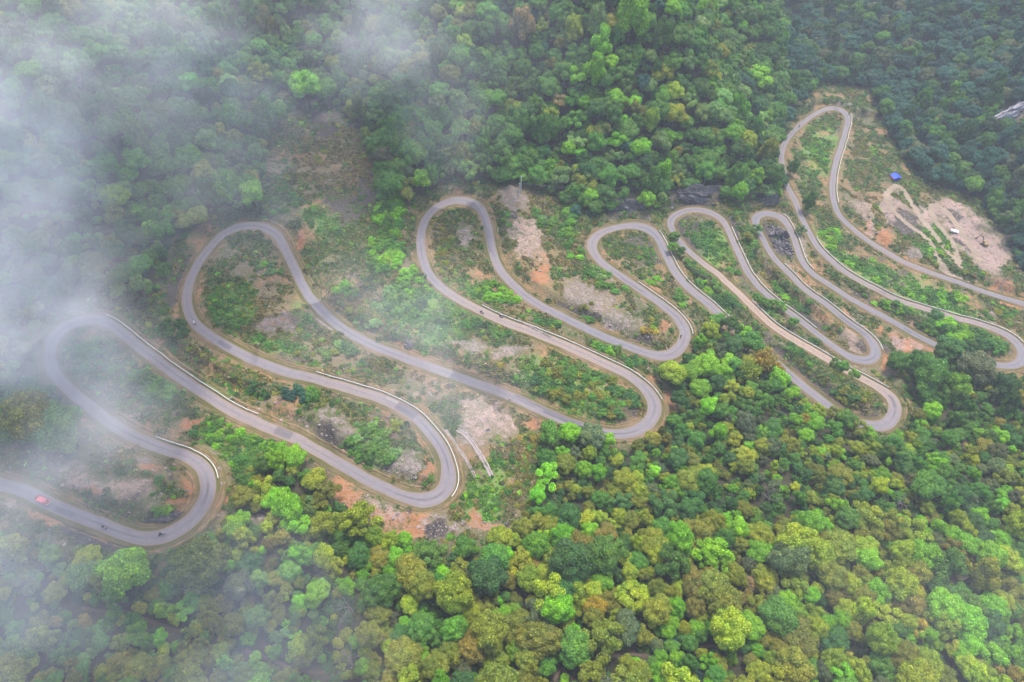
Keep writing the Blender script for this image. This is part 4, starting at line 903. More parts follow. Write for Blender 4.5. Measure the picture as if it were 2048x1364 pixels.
for i in range(NC):
    if not (-100 < su[i] < 2150 and -100 < sv[i] < 1560): continue
    if sin_[i]:
        rr = float(np.clip(np.exp(RNG.normal(-0.45, 0.35)), 0.3, 1.4))
        if rdd[i] < 4.4 + rr * 0.6 or bare[i] > 0.4 or RNG.random() < 0.85 * clr[i] or RNG.random() > sstep(0.30, 0.56, dens[i]): continue
        if not sc_.ok(sx[i], sy[i], rr, 0.6): continue
        tn = str(RNG.choice(['mid green', 'dark green', 'olive', 'grey green', 'lime green', 'tan'], p=[.36, .20, .24, .08, .08, .04]))
    else:
        rr = RNG.uniform(1.0, 2.2)
        if rdd[i] < 5.2 or bare[i] > 0.5 or in_pix(su[i], sv[i] - 8) or near_path(sx[i], sy[i], 1.6) or not sc_.ok(sx[i], sy[i], rr, 0.62): continue
        tn = str(RNG.choice(['mid green', 'dark green', 'olive', 'grey green', 'lime green', 'blue green'], p=[.28, .34, .14, .12, .04, .08]))
        if su[i] > 1560 and sv[i] < 560: tn = 'blue green'  # far understorey gets the same haze-blue leaf colour
    sc_.add(sx[i], sy[i], rr); SMALL.append(dict(x=sx[i], y=sy[i], z=sz[i], r=rr, tname=tn, tint=tint_of(tn) * (1.0 if sin_[i] else 0.7), wood=not sin_[i]))  # understorey tint darkened: shade in the gaps between crowns put into the colour
for q in SH:
    u, v, dep = project(np.array([q['x'], q['y'], q['z'] + q['r'] * 0.4])); q['u'], q['v'] = float(u), float(v); q['pr'] = q['r'] * FPX / float(dep)
vis = sorted([q for q in SH if 4 < q['u'] < 2044 and 4 < q['v'] < 1360], key=lambda q: -q['pr']); NS = vis[:290]; ids = {id(q) for q in NS}
SHRUB_SPOTS = [(170,720,'inside the leftmost loop'),(295,768,'under the leftmost loop'),(320,1020,'inside the lowest left bend'),(450,868,'above the lowest left bend'),(520,900,'between the lowest left bends'),(345,652,'beside the second loop'),(560,780,'by the misty upper road'),(480,600,'inside the second loop'),
(540,545,'atop the second loop'),(660,695,'below the second loop'),(740,880,'inside the third bend'),(690,575,'right of the second loop'),(640,440,'under the brown slope'),(775,430,'left of the third loop'),(770,500,'beside the third loop'),(830,570,'below the third loop'),(890,640,'below the tan road'),
(885,480,'inside the third loop'),(1000,585,'under the third loop'),(1130,640,'above the straight parapet'),(1210,700,'below the scorched bend'),(1120,750,'on the upper bushy island'),(1230,800,'on the bushy island tip'),(980,650,'beneath the two riders'),(1100,440,'right of the utility poles'),(1200,550,'left of the fourth loop'),(1300,550,'inside the fourth loop'),(1300,655,'on the scorched bend'),
(1390,500,'beyond the fourth loop'),(1430,580,'below the fourth loop'),(1420,470,'inside the fifth loop'),(1490,500,'left of the black outcrop'),(1560,590,'below the black outcrop'),(1620,690,'above the dusty road'),(1700,790,'on the dark island'),(1640,320,'inside the topmost loop'),(1655,478,'below the topmost loop'),(1720,540,'along the long parapet'),(1850,592,'below the quarry'),
(1800,615,'above the rocky bank'),(1900,655,'on the last island'),(1975,690,'on the last island tip'),(1990,640,'by the gravel chute'),(1742,300,'right of the topmost loop'),(1875,498,'by the quarry track'),(960,985,'below the stone walls'),(1060,872,'below the stony slope'),(1580,170,'above the topmost loop'),(660,290,'on the brown slope'),(470,1060,'beyond the lowest bend')]
for q in NS:
    q['look'] = ('low ' if q['r'] < 1.5 else 'tall ' if q['r'] > 2.5 else '') + q['tname']; q['spot'] = spot_of(q['u'], q['v'], SHRUB_SPOTS)
name_all(NS, 'shrub')
for q in NS:
    o = obj('shrub', SHRUB_ME[int(RNG.integers(4))], None, (q['x'], q['y'], q['z'] - 0.12), (0, 0, RNG.uniform(0, 2 * PI)), (q['r'] * RNG.uniform(.9, 1.15), q['r'] * RNG.uniform(.9, 1.15), q['r'] * RNG.uniform(.85, 1.2)))
    o['tint'] = [float(w) for w in q['tint']]; tag(o, q['label'], 'shrub', 'shrubs growing between the bends of the road')
ALLS = [q for q in SH if id(q) not in ids] + SMALL
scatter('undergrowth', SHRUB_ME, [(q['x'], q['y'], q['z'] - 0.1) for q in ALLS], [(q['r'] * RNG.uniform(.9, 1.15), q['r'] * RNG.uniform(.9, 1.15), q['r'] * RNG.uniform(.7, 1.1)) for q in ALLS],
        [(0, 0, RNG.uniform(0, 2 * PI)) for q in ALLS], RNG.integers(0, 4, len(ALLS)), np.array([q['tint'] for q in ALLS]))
print('shrubs', len(SH), 'small', len(SMALL))

# grass and weeds over every slope between the roads
NT = 120000
wx, wy = in_corridor(NT); wz = height(wx, wy) + np.where(rdist(wx, wy) < 4.3, 0.12, 0); wu, wv, _ = project(np.stack([wx, wy, wz], 1)); win = inside(CORR, wx, wy); wd = rdist(wx, wy)
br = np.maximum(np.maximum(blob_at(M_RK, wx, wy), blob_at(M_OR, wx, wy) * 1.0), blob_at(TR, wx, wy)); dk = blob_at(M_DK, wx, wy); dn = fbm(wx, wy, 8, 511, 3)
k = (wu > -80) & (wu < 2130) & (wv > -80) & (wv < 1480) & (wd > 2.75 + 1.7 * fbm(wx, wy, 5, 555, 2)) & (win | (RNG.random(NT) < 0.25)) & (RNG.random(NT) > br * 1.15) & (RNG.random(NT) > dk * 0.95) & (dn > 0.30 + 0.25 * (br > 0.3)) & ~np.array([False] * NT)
wx, wy, wz, wu, wv = wx[k], wy[k], wz[k], wu[k], wv[k]; n = len(wx); sc0 = np.exp(RNG.normal(-0.42, 0.38, n))
ld = blob_at(M_DR, wx, wy); ll = blob_at(M_LU, wx, wy); rnd = RNG.random(n); cl = np.array([TINT['olive']] * n)
base = np.array([(0.090, 0.140, 0.026), (0.065, 0.125, 0.022), (0.130, 0.128, 0.036), (0.19, 0.150, 0.075), (0.045, 0.080, 0.018)]); cl = base[RNG.choice(5, n, p=[.3, .25, .2, .12, .13])]
dryc = np.array([(0.22, 0.165, 0.060), (0.17, 0.125, 0.045), (0.14, 0.130, 0.034), (0.25, 0.19, 0.10)]); cl = np.where((rnd < ld * 0.92)[:, None], dryc[RNG.integers(0, 4, n)], cl)
lus = np.array([(0.085, 0.210, 0.022), (0.066, 0.170, 0.020), (0.120, 0.245, 0.034)]); cl = np.where((rnd < ll * 0.9)[:, None] & (ll > 0.25)[:, None], lus[RNG.integers(0, 3, n)], cl)
cl = np.clip(cl * (1 + RNG.normal(0, .15, (n, 1))), .01, .5)
scatter('grass', TUFT_ME, np.stack([wx, wy, wz - 0.03], 1), np.stack([sc0, sc0, sc0 * RNG.uniform(.6, 1.3, n)], 1), np.stack([0 * sc0, 0 * sc0, RNG.uniform(0, 2 * PI, n)], 1), RNG.integers(0, 4, n), cl)
print('tufts', n)

# loose stones on the bare ground
NT = 60000
wx, wy = in_corridor(NT); wd = rdist(wx, wy); br = blob_at(M_RK, wx, wy) + 0.22 * blob_at(M_OR, wx, wy) + 0.03
k = (inside(CORR, wx, wy)) & (wd > 4.4) & (RNG.random(NT) < br * 0.55) & (blob_at(TR, wx, wy) < 0.3); wx, wy = wx[k], wy[k]; n = len(wx)
s = np.exp(RNG.normal(math.log(0.20), 0.5, n)); s = np.clip(s, 0.08, 0.8)
scatter('rubble', ROCK_ME, np.stack([wx, wy, height(wx, wy) + s * 0.1], 1), np.stack([s, s * RNG.uniform(.7, 1.2, n), s * RNG.uniform(.6, 1, n)], 1), RNG.uniform(0, 6, (n, 3)) * [0.1, 0.1, 1], RNG.integers(0, 3, n), np.ones((n, 3)) * 0.4)
print('stones', n)

# ------------------------------------------------------------------ things on the road and beside it
def on_road(u, v, lat=None):
    """road sample under a photo pixel; lat in -1..1 across (positive = left of travel)"""
    i = road_index(u, v)
    if lat is None:
        p = G(u, v); lat = float(np.clip(((p[:2] - R3[i, :2]) @ NRM[i]) / HALF[i], -0.8, 0.8))
    q = R3[i, :2] + NRM[i] * lat * HALF[i]; return Vector((q[0], q[1], R3[i, 2] + 0.03 + 0.05 * (1 - lat * lat))), math.atan2(T[i, 1], T[i, 0])

# the small red truck, nose down the road
p, a = on_road(88, 1003)
tr = empty('truck', p, a, 'small red flatbed truck with a pale cab roof on the misty road', 'truck')
m = MB(); m.box((1.55, 0, 1.02), (1.5, 1.7, 0.75), bevel=0.10).box((1.35, 0, 1.68), (1.05, 1.58, 0.62), bevel=0.12, taper=0.86); m.build('cab', MT['red'], tr)
MB().box((1.93, 0, 1.66), (0.10, 1.34, 0.44), ry=-0.28, bevel=0.02).build('windscreen', MT['glass'], tr)
for s in (-1, 1): MB().box((1.38, s * 0.755, 1.66), (0.62, 0.05, 0.36), bevel=0.01).build('side_window', MT['glass'], tr)
m = MB(); m.box((-0.75, 0, 0.72), (3.1, 1.75, 0.10), bevel=0.02).box((-0.75, 0.85, 1.0), (3.1, 0.06, 0.5), bevel=0.01).box((-0.75, -0.85, 1.0), (3.1, 0.06, 0.5), bevel=0.01).box((-2.27, 0, 1.0), (0.06, 1.64, 0.5), bevel=0.01).box((0.77, 0, 1.15), (0.06, 1.64, 0.8), bevel=0.01)
bed = m.build('cargo_bed', MT['red'], tr)
MB().box((-0.75, 0, 0.82), (2.9, 1.55, 0.10), bevel=0.03).build('bed_floor', simple_mat('worn red floor', (0.55, 0.14, 0.15), 0.7, 0.25, 3), bed)
MB().box((-0.2, 0, 0.55), (4.6, 0.8, 0.2), bevel=0.03).build('chassis', MT['black'], tr)
for sx_ in (-1.6, 1.6):
    for sy_ in (-0.78, 0.78):
        w = MB().wheel((sx_, sy_, 0.40), 0.40, 0.24).build('wheel', MT['black'], tr); MB().tube((sx_, sy_ - 0.13, 0.40), (sx_, sy_ + 0.13, 0.40), 0.22, None, 14).build('rim', MT['steel'], w)
for s in (-1, 1): MB().box((2.31, s * 0.6, 0.98), (0.05, 0.28, 0.16), bevel=0.02).build('headlight', MT['white'], tr)
MB().box((2.33, 0, 0.68), (0.08, 1.6, 0.16), bevel=0.03).build('bumper', MT['white'], tr)

# motorcycles with riders
def make_bike():
    root = empty('motorcycle', (0, 0, 0))
    for x in (-0.62, 0.66):
        w = MB().wheel((x, 0, 0.31), 0.31, 0.12).build('wheel', MT['black'], root)
        MB().tube((x, -0.05, 0.31), (x, 0.05, 0.31), 0.17, None, 12).build('rim', MT['steel'], w)
    m = MB(); m.tube((-0.62, 0.07, 0.31), (-0.1, 0.07, 0.42), 0.03).tube((-0.62, -0.07, 0.31), (-0.1, -0.07, 0.42), 0.03).box((0.0, 0, 0.42), (0.42, 0.24, 0.32), bevel=0.06).tube((-0.1, 0, 0.5), (0.42, 0, 0.84), 0.035); m.build('frame', MT['steel'], root)
    m = MB(); m.box((0.16, 0, 0.80), (0.46, 0.26, 0.22), bevel=0.08, taper=0.75); m.build('fuel_tank', MT['black'], root)
    m = MB(); m.box((-0.36, 0, 0.80), (0.68, 0.27, 0.10), bevel=0.04).box((-0.72, 0, 0.72), (0.24, 0.16, 0.06), bevel=0.02); m.build('seat', MT['black'], root)
    m = MB(); m.tube((0.66, 0.07, 0.31), (0.44, 0.07, 0.92), 0.03).tube((0.66, -0.07, 0.31), (0.44, -0.07, 0.92), 0.03); m.build('fork', MT['steel'], root)
    MB().tube((0.40, -0.36, 1.0), (0.40, 0.36, 1.0), 0.02).tube((0.44, 0, 0.9), (0.40, 0, 1.0), 0.03).build('handlebar', MT['black'], root)
    MB().box((0.58, 0, 0.86), (0.12, 0.18, 0.16), bevel=0.05).build('headlight', MT['white'], root)
    return root
def rider_mesh(cloth):
    P = [(-0.22, 0, 0.92), (-0.16, 0, 1.10), (-0.06, 0, 1.32), (0.0, 0, 1.44), (0.04, 0, 1.52), (0.07, 0, 1.64)]; R = [0.15, 0.14, 0.155, 0.09, 0.055, 0.10]; E = [(0, 1), (1, 2), (2, 3), (3, 4), (4, 5)]
    for s in (-1, 1):
        n = len(P); P += [(-0.04, s * 0.19, 1.38), (0.14, s * 0.27, 1.17), (0.34, s * 0.30, 1.04), (0.41, s * 0.30, 1.02)]; R += [0.07, 0.052, 0.036, 0.045]; E += [(3, n), (n, n + 1), (n + 1, n + 2), (n + 2, n + 3)]
        for k, (dy, ln) in enumerate(((-0.03, 0.06), (-0.01, 0.075), (0.012, 0.07), (0.033, 0.055))):
            q = len(P); P += [(0.445, s * 0.30 + dy, 1.03), (0.445 + ln * 0.5, s * 0.30 + dy, 1.0), (0.43 + ln * 0.3, s * 0.30 + dy, 0.965)]; R += [0.010, 0.009, 0.008]; E += [(n + 3, q), (q, q + 1), (q + 1, q + 2)]
        q = len(P); P += [(0.41, s * 0.25, 1.0), (0.43, s * 0.235, 0.975)]; R += [0.011, 0.009]; E += [(n + 3, q), (q, q + 1)]
        n = len(P); P += [(-0.18, s * 0.11, 0.90), (0.20, s * 0.20, 0.76), (0.04, s * 0.19, 0.36), (0.20, s * 0.19, 0.31)]; R += [0.10, 0.075, 0.05, 0.045]; E += [(0, n), (n, n + 1), (n + 1, n + 2), (n + 2, n + 3)]
    me = bpy.data.meshes.new('rider'); me.from_pydata(P, E, []); o = obj('rider_frame', me)
    md = o.modifiers.new('skin', 'SKIN'); md.use_smooth_shade = True
    for i, r in enumerate(R): me.skin_vertices[0].data[i].radius = (r, r)
    me.skin_vertices[0].data[0].use_root = True
    sb = o.modifiers.new('sub', 'SUBSURF'); sb.levels = 1; sb.render_levels = 1
    dg = bpy.context.evaluated_depsgraph_get(); out = bpy.data.meshes.new_from_object(o.evaluated_get(dg)); bpy.data.objects.remove(o)
    out.name = 'person'; out.materials.clear(); out.materials.append(cloth); out.materials.append(MT['skin'])
    for f in out.polygons:
        c = f.center
        if c.z > 1.50 or c.x > 0.36 and c.z > 0.9: f.material_index = 1
    return out
def make_rider(cloth, helmet):
    root = empty('person', (0, 0, 0)); obj('body', rider_mesh(cloth), root)
    m = MB(); r = bmesh.ops.create_uvsphere(m.bm, u_segments=14, v_segments=9, radius=0.145)['verts']
    for v in r: v.co = Vector((v.co.x * 1.1 + 0.06, v.co.y, max(v.co.z, -0.05) + 1.66))
    m.build('helmet', helmet, root); return root
BIKES = [(390,648,'white',180,'white motorcycle with its rider on the grey bend of the second loop','rider in pale clothes on the white motorcycle'),
(212,1057,'black',0,'black motorcycle in the middle of the misty road behind the truck','rider in dark clothes behind the red truck'),
(321,1071,'black',0,'black motorcycle entering the lowest left bend','rider in dark clothes entering the lowest left bend'),
(965,627,'black',180,'black motorcycle on the tan road just past the start of the straight parapet','rider in dark clothes on the tan road'),
(1002,630,'navy',180,'dark blue motorcycle close against the straight white parapet','rider in navy clothes with a white helmet by the straight parapet'),
(1361,675,'black',0,'black motorcycle rounding the scorched fourth bottom bend','rider in dark clothes rounding the scorched bend'),
(1700,225,'black',0,'black motorcycle on the outer edge of the topmost loop','rider in dark clothes at the topmost loop'),
(1597,255,'black',0,'black motorcycle climbing toward the topmost loop','rider in dark clothes climbing to the topmost loop')]
bike0 = make_bike(); rid = {'white': make_rider(MT['white'], MT['white']), 'black': make_rider(MT['grey_cloth'], MT['black']), 'navy': make_rider(MT['navy'], MT['white'])}; used = set()
for k, (u, v, c, turn, lb, lr) in enumerate(BIKES):
    p, a = on_road(u, v); a += math.radians(turn)
    b = bike0 if k == 0 else copy_tree(bike0); b.location = p; b.rotation_euler = (0, 0, a); tag(b, lb, 'motorcycle', 'motorcycles on the hairpin road')
    if c == 'white':
        for ch in b.children:
            if ch.name.startswith(('fuel_tank', 'seat', 'frame')): ch.data = ch.data.copy(); ch.data.materials[0] = MT['white']
    if k == 1:                                                            # later copies are dark machines
        for ch in b.children:
            if ch.name.startswith(('fuel_tank', 'seat')): ch.data = ch.data.copy(); ch.data.materials[0] = MT['black']
            if ch.name.startswith('frame'): ch.data = ch.data.copy(); ch.data.materials[0] = MT['steel']
        bike0 = b
    r = rid[c] if c not in used else copy_tree(rid[c]); used.add(c); r.location = p; r.rotation_euler = (0, 0, a); tag(r, lr, 'person', 'riders on the hairpin road')

# utility poles and their wires
POLES = [(1042, 384, 352, 'tallest and rearmost of the three pale utility poles', 10.0), (1039.5, 391, 365, 'middle one of the three pale utility poles', 8.0), (1032, 400, 378, 'lowest and nearest of the three pale utility poles', 7.0)]
tops = []
for (u, vb, vt, lb, hh) in POLES:
    p = G(u, vb); r = empty('utility_pole', p, 0.35, lb, 'utility pole', 'utility poles above the third loop')
    MB().tube((0, 0, -0.5), (0, 0, hh), 0.19, 0.13, 10).build('pole', MT['pole'], r)
    ca = MB().box((0, 0, hh - 0.35), (1.7, 0.10, 0.12), bevel=0.01).build('crossarm', MT['steel'], r)
    for x in (-0.75, 0, 0.75): MB().tube((x, 0, hh - 0.29), (x, 0, hh - 0.05), 0.05, 0.04, 8).build('insulator', MT['white'], ca)
    tops.append(Vector(p) + Vector((0, 0, hh - 0.05)))
def wire(a, b, sag, lab):
    m = MB(); pr = None
    for k in range(17):
        t = k / 16; q = a.lerp(b, t) - Vector((0, 0, sag * 4 * t * (1 - t)))
        if pr is not None: m.tube(pr, q, 0.03, None, 5)
        pr = q
    tag(m.build('power_line', MT['steel']), lab, 'cable')
e1 = Vector(G(1590, 420)) + Vector((0, 0, 13)); e2 = Vector(G(1330, 395)) + Vector((0, 0, 8))
wire(tops[0], e1, 5.0, 'thin grey wire from the tallest pole across the forest to the right'); wire(tops[1], e2, 3.0, 'thin grey wire from the middle pole toward the overhanging cliff'); wire(tops[2], tops[1], 0.5, 'short slack wire between the lowest and middle poles')

# the blue tarpaulin shelter above the quarry
p = G(1789, 358); sh = empty('shelter', p, math.radians(12), 'blue tarpaulin shelter with orange side sheets at the top of the quarry track', 'shelter')
m = MB(); m.poly([(-2.4, 1.9), (0, 2.9), (2.4, 1.9), (2.4, 1.97), (0, 2.98), (-2.4, 1.97)], -2.2, 2.2); m.build('roof', MT['blue'], sh)
for s in (-1, 1): MB().box((s * 2.3, 0.2, 1.1), (0.06, 3.6, 1.6), ry=s * 0.16, bevel=0.01).build('side_sheet', MT['orange'], sh)
MB().box((0, 1.9, 1.1), (4.2, 0.06, 1.7), bevel=0.01).build('back_sheet', MT['blue'], sh); MB().box((0.3, -2.0, 0.6), (2.9, 0.06, 1.2), bevel=0.01).build('front_sheet', MT['blue'], sh)
for x in (-2.1, 2.1):
    for y in (-2.0, 2.0): MB().tube((x, y, -0.3), (x, y, 2.05), 0.06).build('post', MT['timber'], sh)

# the quarry excavator and a small white truck
p = G(1967, 490); ex = empty('excavator', p, math.radians(112), 'dusty dark excavator working on the quarry rubble', 'excavator')
for s in (-1, 1): MB().poly([(-1.6, 0.15), (-1.2, 0), (1.2, 0), (1.6, 0.15), (1.6, 0.65), (1.2, 0.8), (-1.2, 0.8), (-1.6, 0.65)], s * 1.15 - 0.28, s * 1.15 + 0.28).build('track', MT['black'], ex)
m = MB(); m.box((-0.5, 0, 1.35), (2.6, 2.2, 0.8), bevel=0.1).tube((0, 0, 0.5), (0, 0, 1.0), 0.7, None, 16).box((-1.4, 0, 1.6), (0.9, 2.1, 0.9), bevel=0.12); m.build('body', MT['yellow'], ex)
cb = MB().box((0.5, 0.65, 2.1), (1.3, 0.85, 1.3), bevel=0.1, taper=0.9).build('cab', MT['yellow'], ex); MB().box((1.13, 0.65, 2.2), (0.06, 0.65, 0.8), bevel=0.01).build('window', MT['glass'], cb)
MB().tube((0.8, -0.2, 1.6), (2.7, -0.2, 3.3), 0.24, 0.2, 6).tube((2.7, -0.2, 3.3), (4.4, -0.2, 2.9), 0.2, 0.17, 6).build('boom', MT['black'], ex)
MB().tube((4.4, -0.2, 3.0), (5.2, -0.2, 1.0), 0.18, 0.13, 6).build('arm', MT['black'], ex); MB().poly([(4.8, 0.2), (5.5, 0.15), (5.55, 0.9), (5.1, 1.1)], -0.75, 0.35).build('bucket', MT['steel'], ex)
p = G(1907, 465); tk = empty('truck', p, math.radians(160), 'small white truck parked on the quarry floor', 'truck')
MB().box((1.3, 0, 1.15), (1.2, 1.6, 1.1), bevel=0.12, taper=0.9).build('cab', MT['white'], tk); MB().box((1.86, 0, 1.35), (0.06, 1.2, 0.42), bevel=0.01).build('windscreen', MT['glass'], tk); MB().box((-0.7, 0, 1.05), (2.6, 1.7, 0.75), bevel=0.05).build('cargo_box', MT['white'], tk)
MB().box((-0.1, 0, 0.55), (3.9, 0.8, 0.2), bevel=0.03).build('chassis', MT['black'], tk)
for sx_ in (-1.3, 1.2):
    for sy_ in (-0.72, 0.72): MB().wheel((sx_, sy_, 0.36), 0.36, 0.22).build('wheel', MT['black'], tk)

# two broken stone walls running down the slope
def stone_wall(pix, lab, width, hgt):
    w = resample(ground_at(*np.array(catmull(pix, 6)).T), 0.9); c = w[:, :2]; tt = np.gradient(c, axis=0); tt /= np.linalg.norm(tt, axis=1)[:, None]; nn = np.stack([-tt[:, 1], tt[:, 0]], 1)
    V, Fc = [], []; n = len(c)
    for i in range(n):
        wd = width * RNG.uniform(0.75, 1.1); hh = hgt * RNG.uniform(0.6, 1.15); z = float(height(c[i, 0], c[i, 1]))
        for o, h in ((-0.5, -0.4), (-0.46, hh * 0.9), (-0.15, hh), (-0.10, hh * 0.45), (0.12, hh * 0.40), (0.18, hh * 0.85), (0.46, hh * 0.75), (0.5, -0.4)):
            q = c[i] + nn[i] * o * wd + RNG.normal(0, 0.05, 2); V.append((q[0], q[1], z + h))
    for i in range(n - 1):
        for j in range(7): Fc.append((i * 8 + j, i * 8 + j + 1, i * 8 + 9 + j, i * 8 + 8 + j))
    Fc += [tuple(range(8)), tuple(range(n * 8 - 1, n * 8 - 9, -1))]
    tag(obj('stone_wall', np_mesh('stone_wall', V, Fc, [MT['concrete']])), lab, 'stone wall', 'broken stone walls below the parapet')
stone_wall([(891,860),(902,876),(913,893),(928,913),(940,934),(952,958)], 'narrow broken stone wall nearer the white parapet, thinning downhill', 1.2, 0.6)
stone_wall([(915,860),(930,870),(944,886),(957,905),(968,922),(976,938),(984,955)], 'broad crumbling stone wall farther from the parapet, curving downhill', 1.9, 0.6)
stone_wall([(632,637),(645,647),(660,658),(668,664)], 'short pale masonry edge beside the road inside the second loop', 0.9, 0.5)
stone_wall([(1035,640),(1080,664),(1140,694),(1200,718),(1250,742)][:2] + [(1105,676)], 'grey stone footing just below the straight white parapet', 0.9, 0.6)

# crags and single boulders
def crag(u, v, sx_, sy_, sz_, seed, lab, rz=0.0, mat='dark_rock', name='rock_outcrop', dz=0.0):
    V, Fc = rock_shape(seed, 4 if max(sx_, sy_) < 3 else 5, 1.2, 1.0); V = V * (1 + 0.75 * (fbm(V[:, 0] * 2 + 7 + V[:, 2], V[:, 1] * 2 + V[:, 2] * 2 + 7, 0.55, seed, 5) - 0.5))[:, None]
    V[:, 2] += 0.30 * (np.abs(fbm(V[:, 0] * 4 + 3, V[:, 1] * 4 + 3, 1.0, seed + 5, 4) - 0.5) * 2 - 0.3) * (V[:, 2] > 0)
    V = V * np.array([sx_, sy_, sz_]); p = G(u, v); o = obj(name, np_mesh(name, V, Fc, [MT[mat]]), None, (p[0], p[1], p[2] + dz), (0, 0, rz)); return tag(o, lab, 'rock')
crag(1556, 470, 5.2, 8.0, 5.5, 31, 'black rock outcrop inside the sixth loop, tallest of the crags', 0.35)
crag(1568, 500, 4.2, 6.0, 3.6, 32, 'lower grey shoulder of the black outcrop inside the sixth loop', 0.5)
crag(1385, 392, 12, 3.0, 5.0, 33, 'wide brown cut cliff overhanging the fifth top loop', 0.1, dz=1.0)
crag(1236, 416, 10, 2.4, 4.2, 34, 'dark cut cliff above the fourth top loop', -0.05, dz=0.8)
crag(1535, 405, 5, 1.8, 3.6, 35, 'dark cliff behind the sixth top loop', 0.0, dz=0.5)
crag(817, 690, 1.9, 1.7, 2.0, 36, 'lone black boulder beside the orange scar at centre', 0.4, name='boulder')
crag(325, 1036, 4.5, 1.2, 1.3, 37, 'charred rock ledge on the inner edge of the lowest left bend', 0.2)
crag(2014, 234, 19, 3.4, 4.6, 38, 'long white rock face on the far forested slope at right', 0.55, 'cliff_rock', 'cliff', 3.0)
crag(2034, 176, 10, 5.0, 8.0, 39, 'shadowy grey cliff above the long white rock face', 0.5, 'dark_rock', 'cliff', 1.0)
BOULD = [(1014,1049,1.3,'dark_rock','dark grey boulder on the orange gully'),(440,938,1.0,'rock','upper of two orange stained boulders right of the lowest left bend'),(446,968,1.0,'rock','lower of two orange stained boulders right of the lowest left bend'),(925,1046,1.2,'rock','pale boulder under the end of the curved parapet'),(905,1060,1.0,'rock','pale boulder heap stone below the third bottom bend'),(795,1028,0.9,'rock','pale stone on the pink spoil bank'),(787,1038,0.7,'rock','small stone at the foot of the pink spoil bank'),
(315,790,0.8,'rock','pale stone beside the misty road'),(318,868,0.9,'rock','left of two pale stones above the short curved parapet'),(326,866,0.8,'rock','right of two pale stones above the short curved parapet'),(1690,598,1.1,'rock','tan boulder under the long parapet'),(1020,800,0.9,'rock','pale stone on the stony slope below the middle road'),(975,860,1.0,'dark_rock','grey rock beside the broad stone wall'),(962,415,0.9,'rock','pale stone at the top of the third loop'),(1120,560,0.8,'rock','whitish stone on the rust brown grass'),
(1880,680,1.1,'rock','left of two pinkish boulders on the rocky bank'),(1868,668,1.0,'rock','pinkish boulder nearest the road on the rocky bank'),(1800,700,1.3,'rock','large pinkish boulder in the middle of the rocky bank'),(370,945,0.9,'rock','pink boulder inside the lowest left bend'),(22,935,1.1,'rock','cream stone at the left edge above the misty road'),(463,795,0.8,'rock','pale stone pile under the parapet at left'),(1030,425,0.9,'dark_rock','dark jagged stone below the utility poles')]
for k, (u, v, s, mt, lb) in enumerate(BOULD): crag(u, v, s * 0.75, s * 0.65, s * 0.6, 60 + k, lb, k * 0.9, mt, 'boulder', 0.1)

# bare grey trees
BARE = [(1783,1012,2.6,'bare pale tree on the lower right slope'),(1800,975,2.0,'bare pale bush uphill of the bare pale tree'),(1535,1010,2.4,'bare grey branched tree at centre right'),(1760,1230,2.4,'bare grey tree below the domed grove'),(705,1215,2.6,'bare grey tree left of the yellow domed tree'),(780,1290,2.4,'bare forked tree near the bottom edge'),(700,1330,2.6,'bare sprawling tree by the misty footpath'),(1830,1320,2.2,'bare grey tree in the bottom right wood'),(2030,1180,2.4,'bare tree at the right edge'),(1768,575,3.4,'dead leaning tree over the long parapet')]
BARE_ME = [np_mesh('bare_tree', *branches(950 + i, 0.05, 1.0, 0.8, 8, 6), [MT['pale_bark']], True) for i in range(3)]
for k, (u, v, s, lb) in enumerate(BARE):
    p = G(u, v); o = obj('bare_tree', BARE_ME[k % 3], None, (p[0], p[1], p[2]), (0.1, 0.15, k * 1.3), (s * 1.3, s * 1.3, s * 1.9)); tag(o, lb, 'tree', 'bare trees on the slopes')
for k, (u, v, s, tn, lb) in enumerate([(1522,722,5.6,'gold','tallest golden bamboo clump with feathery leaning canes'),(1495,742,4.6,'yellow green','yellow green bamboo clump in front of the tallest golden one'),(1548,735,4.2,'gold','small golden bamboo clump right of the tallest one'),(718,1030,4.6,'yellow green','feathery yellow bamboo clump below the orange bank')]):
    p = G(u, v, 3); p = G(u, v + 14, 1); c = np.array(TINT[tn]) * (0.9, 0.9, 1.3)
    o = obj('bamboo', BAMBOO_ME[k % 2], None, (p[0], p[1], p[2]), (0, 0, k * 1.9), (s, s, s * 0.95)); o['tint'] = [float(x) for x in c]; tag(o, lb, 'bamboo', 'bamboo clumps')

# ------------------------------------------------------------------ drifting cloud and the air itself: u, v, how far along the ray, radii (across, along view, up), density, lean
MISTS = [(-10,240,.80,34,50,60,.070,0),(120,110,.84,90,70,60,.017,.3),(300,30,.86,64,60,44,.036,0),(320,330,.88,100,60,60,.012,.2),(770,50,.84,48,56,56,.034,0),(640,150,.88,90,60,60,.010,0),(905,250,.88,38,36,42,.020,.2),(960,60,.86,70,50,50,.010,0),
(10,600,.80,38,50,56,.056,0),(100,680,.84,44,40,34,.046,.5),(210,810,.86,40,30,24,.044,-.5),(130,925,.86,44,28,22,.042,-.2),(10,1150,.80,28,34,38,.050,0),(150,1120,.86,36,34,28,.013,0),(110,1300,.82,60,40,44,.009,.2),(520,1320,.84,38,30,28,.032,0),(500,1190,.86,32,30,28,.018,.4),(330,1230,.86,50,40,30,.004,0),
(760,640,.90,52,36,34,.026,-.4),(890,790,.90,42,34,28,.028,-.3),(560,230,.90,44,40,36,.007,0),(1900,1240,.86,70,40,50,.005,0),(470,430,.90,60,40,40,.009,0),(50,450,.82,54,50,58,.024,0),(420,180,.86,60,50,44,.018,.4)]
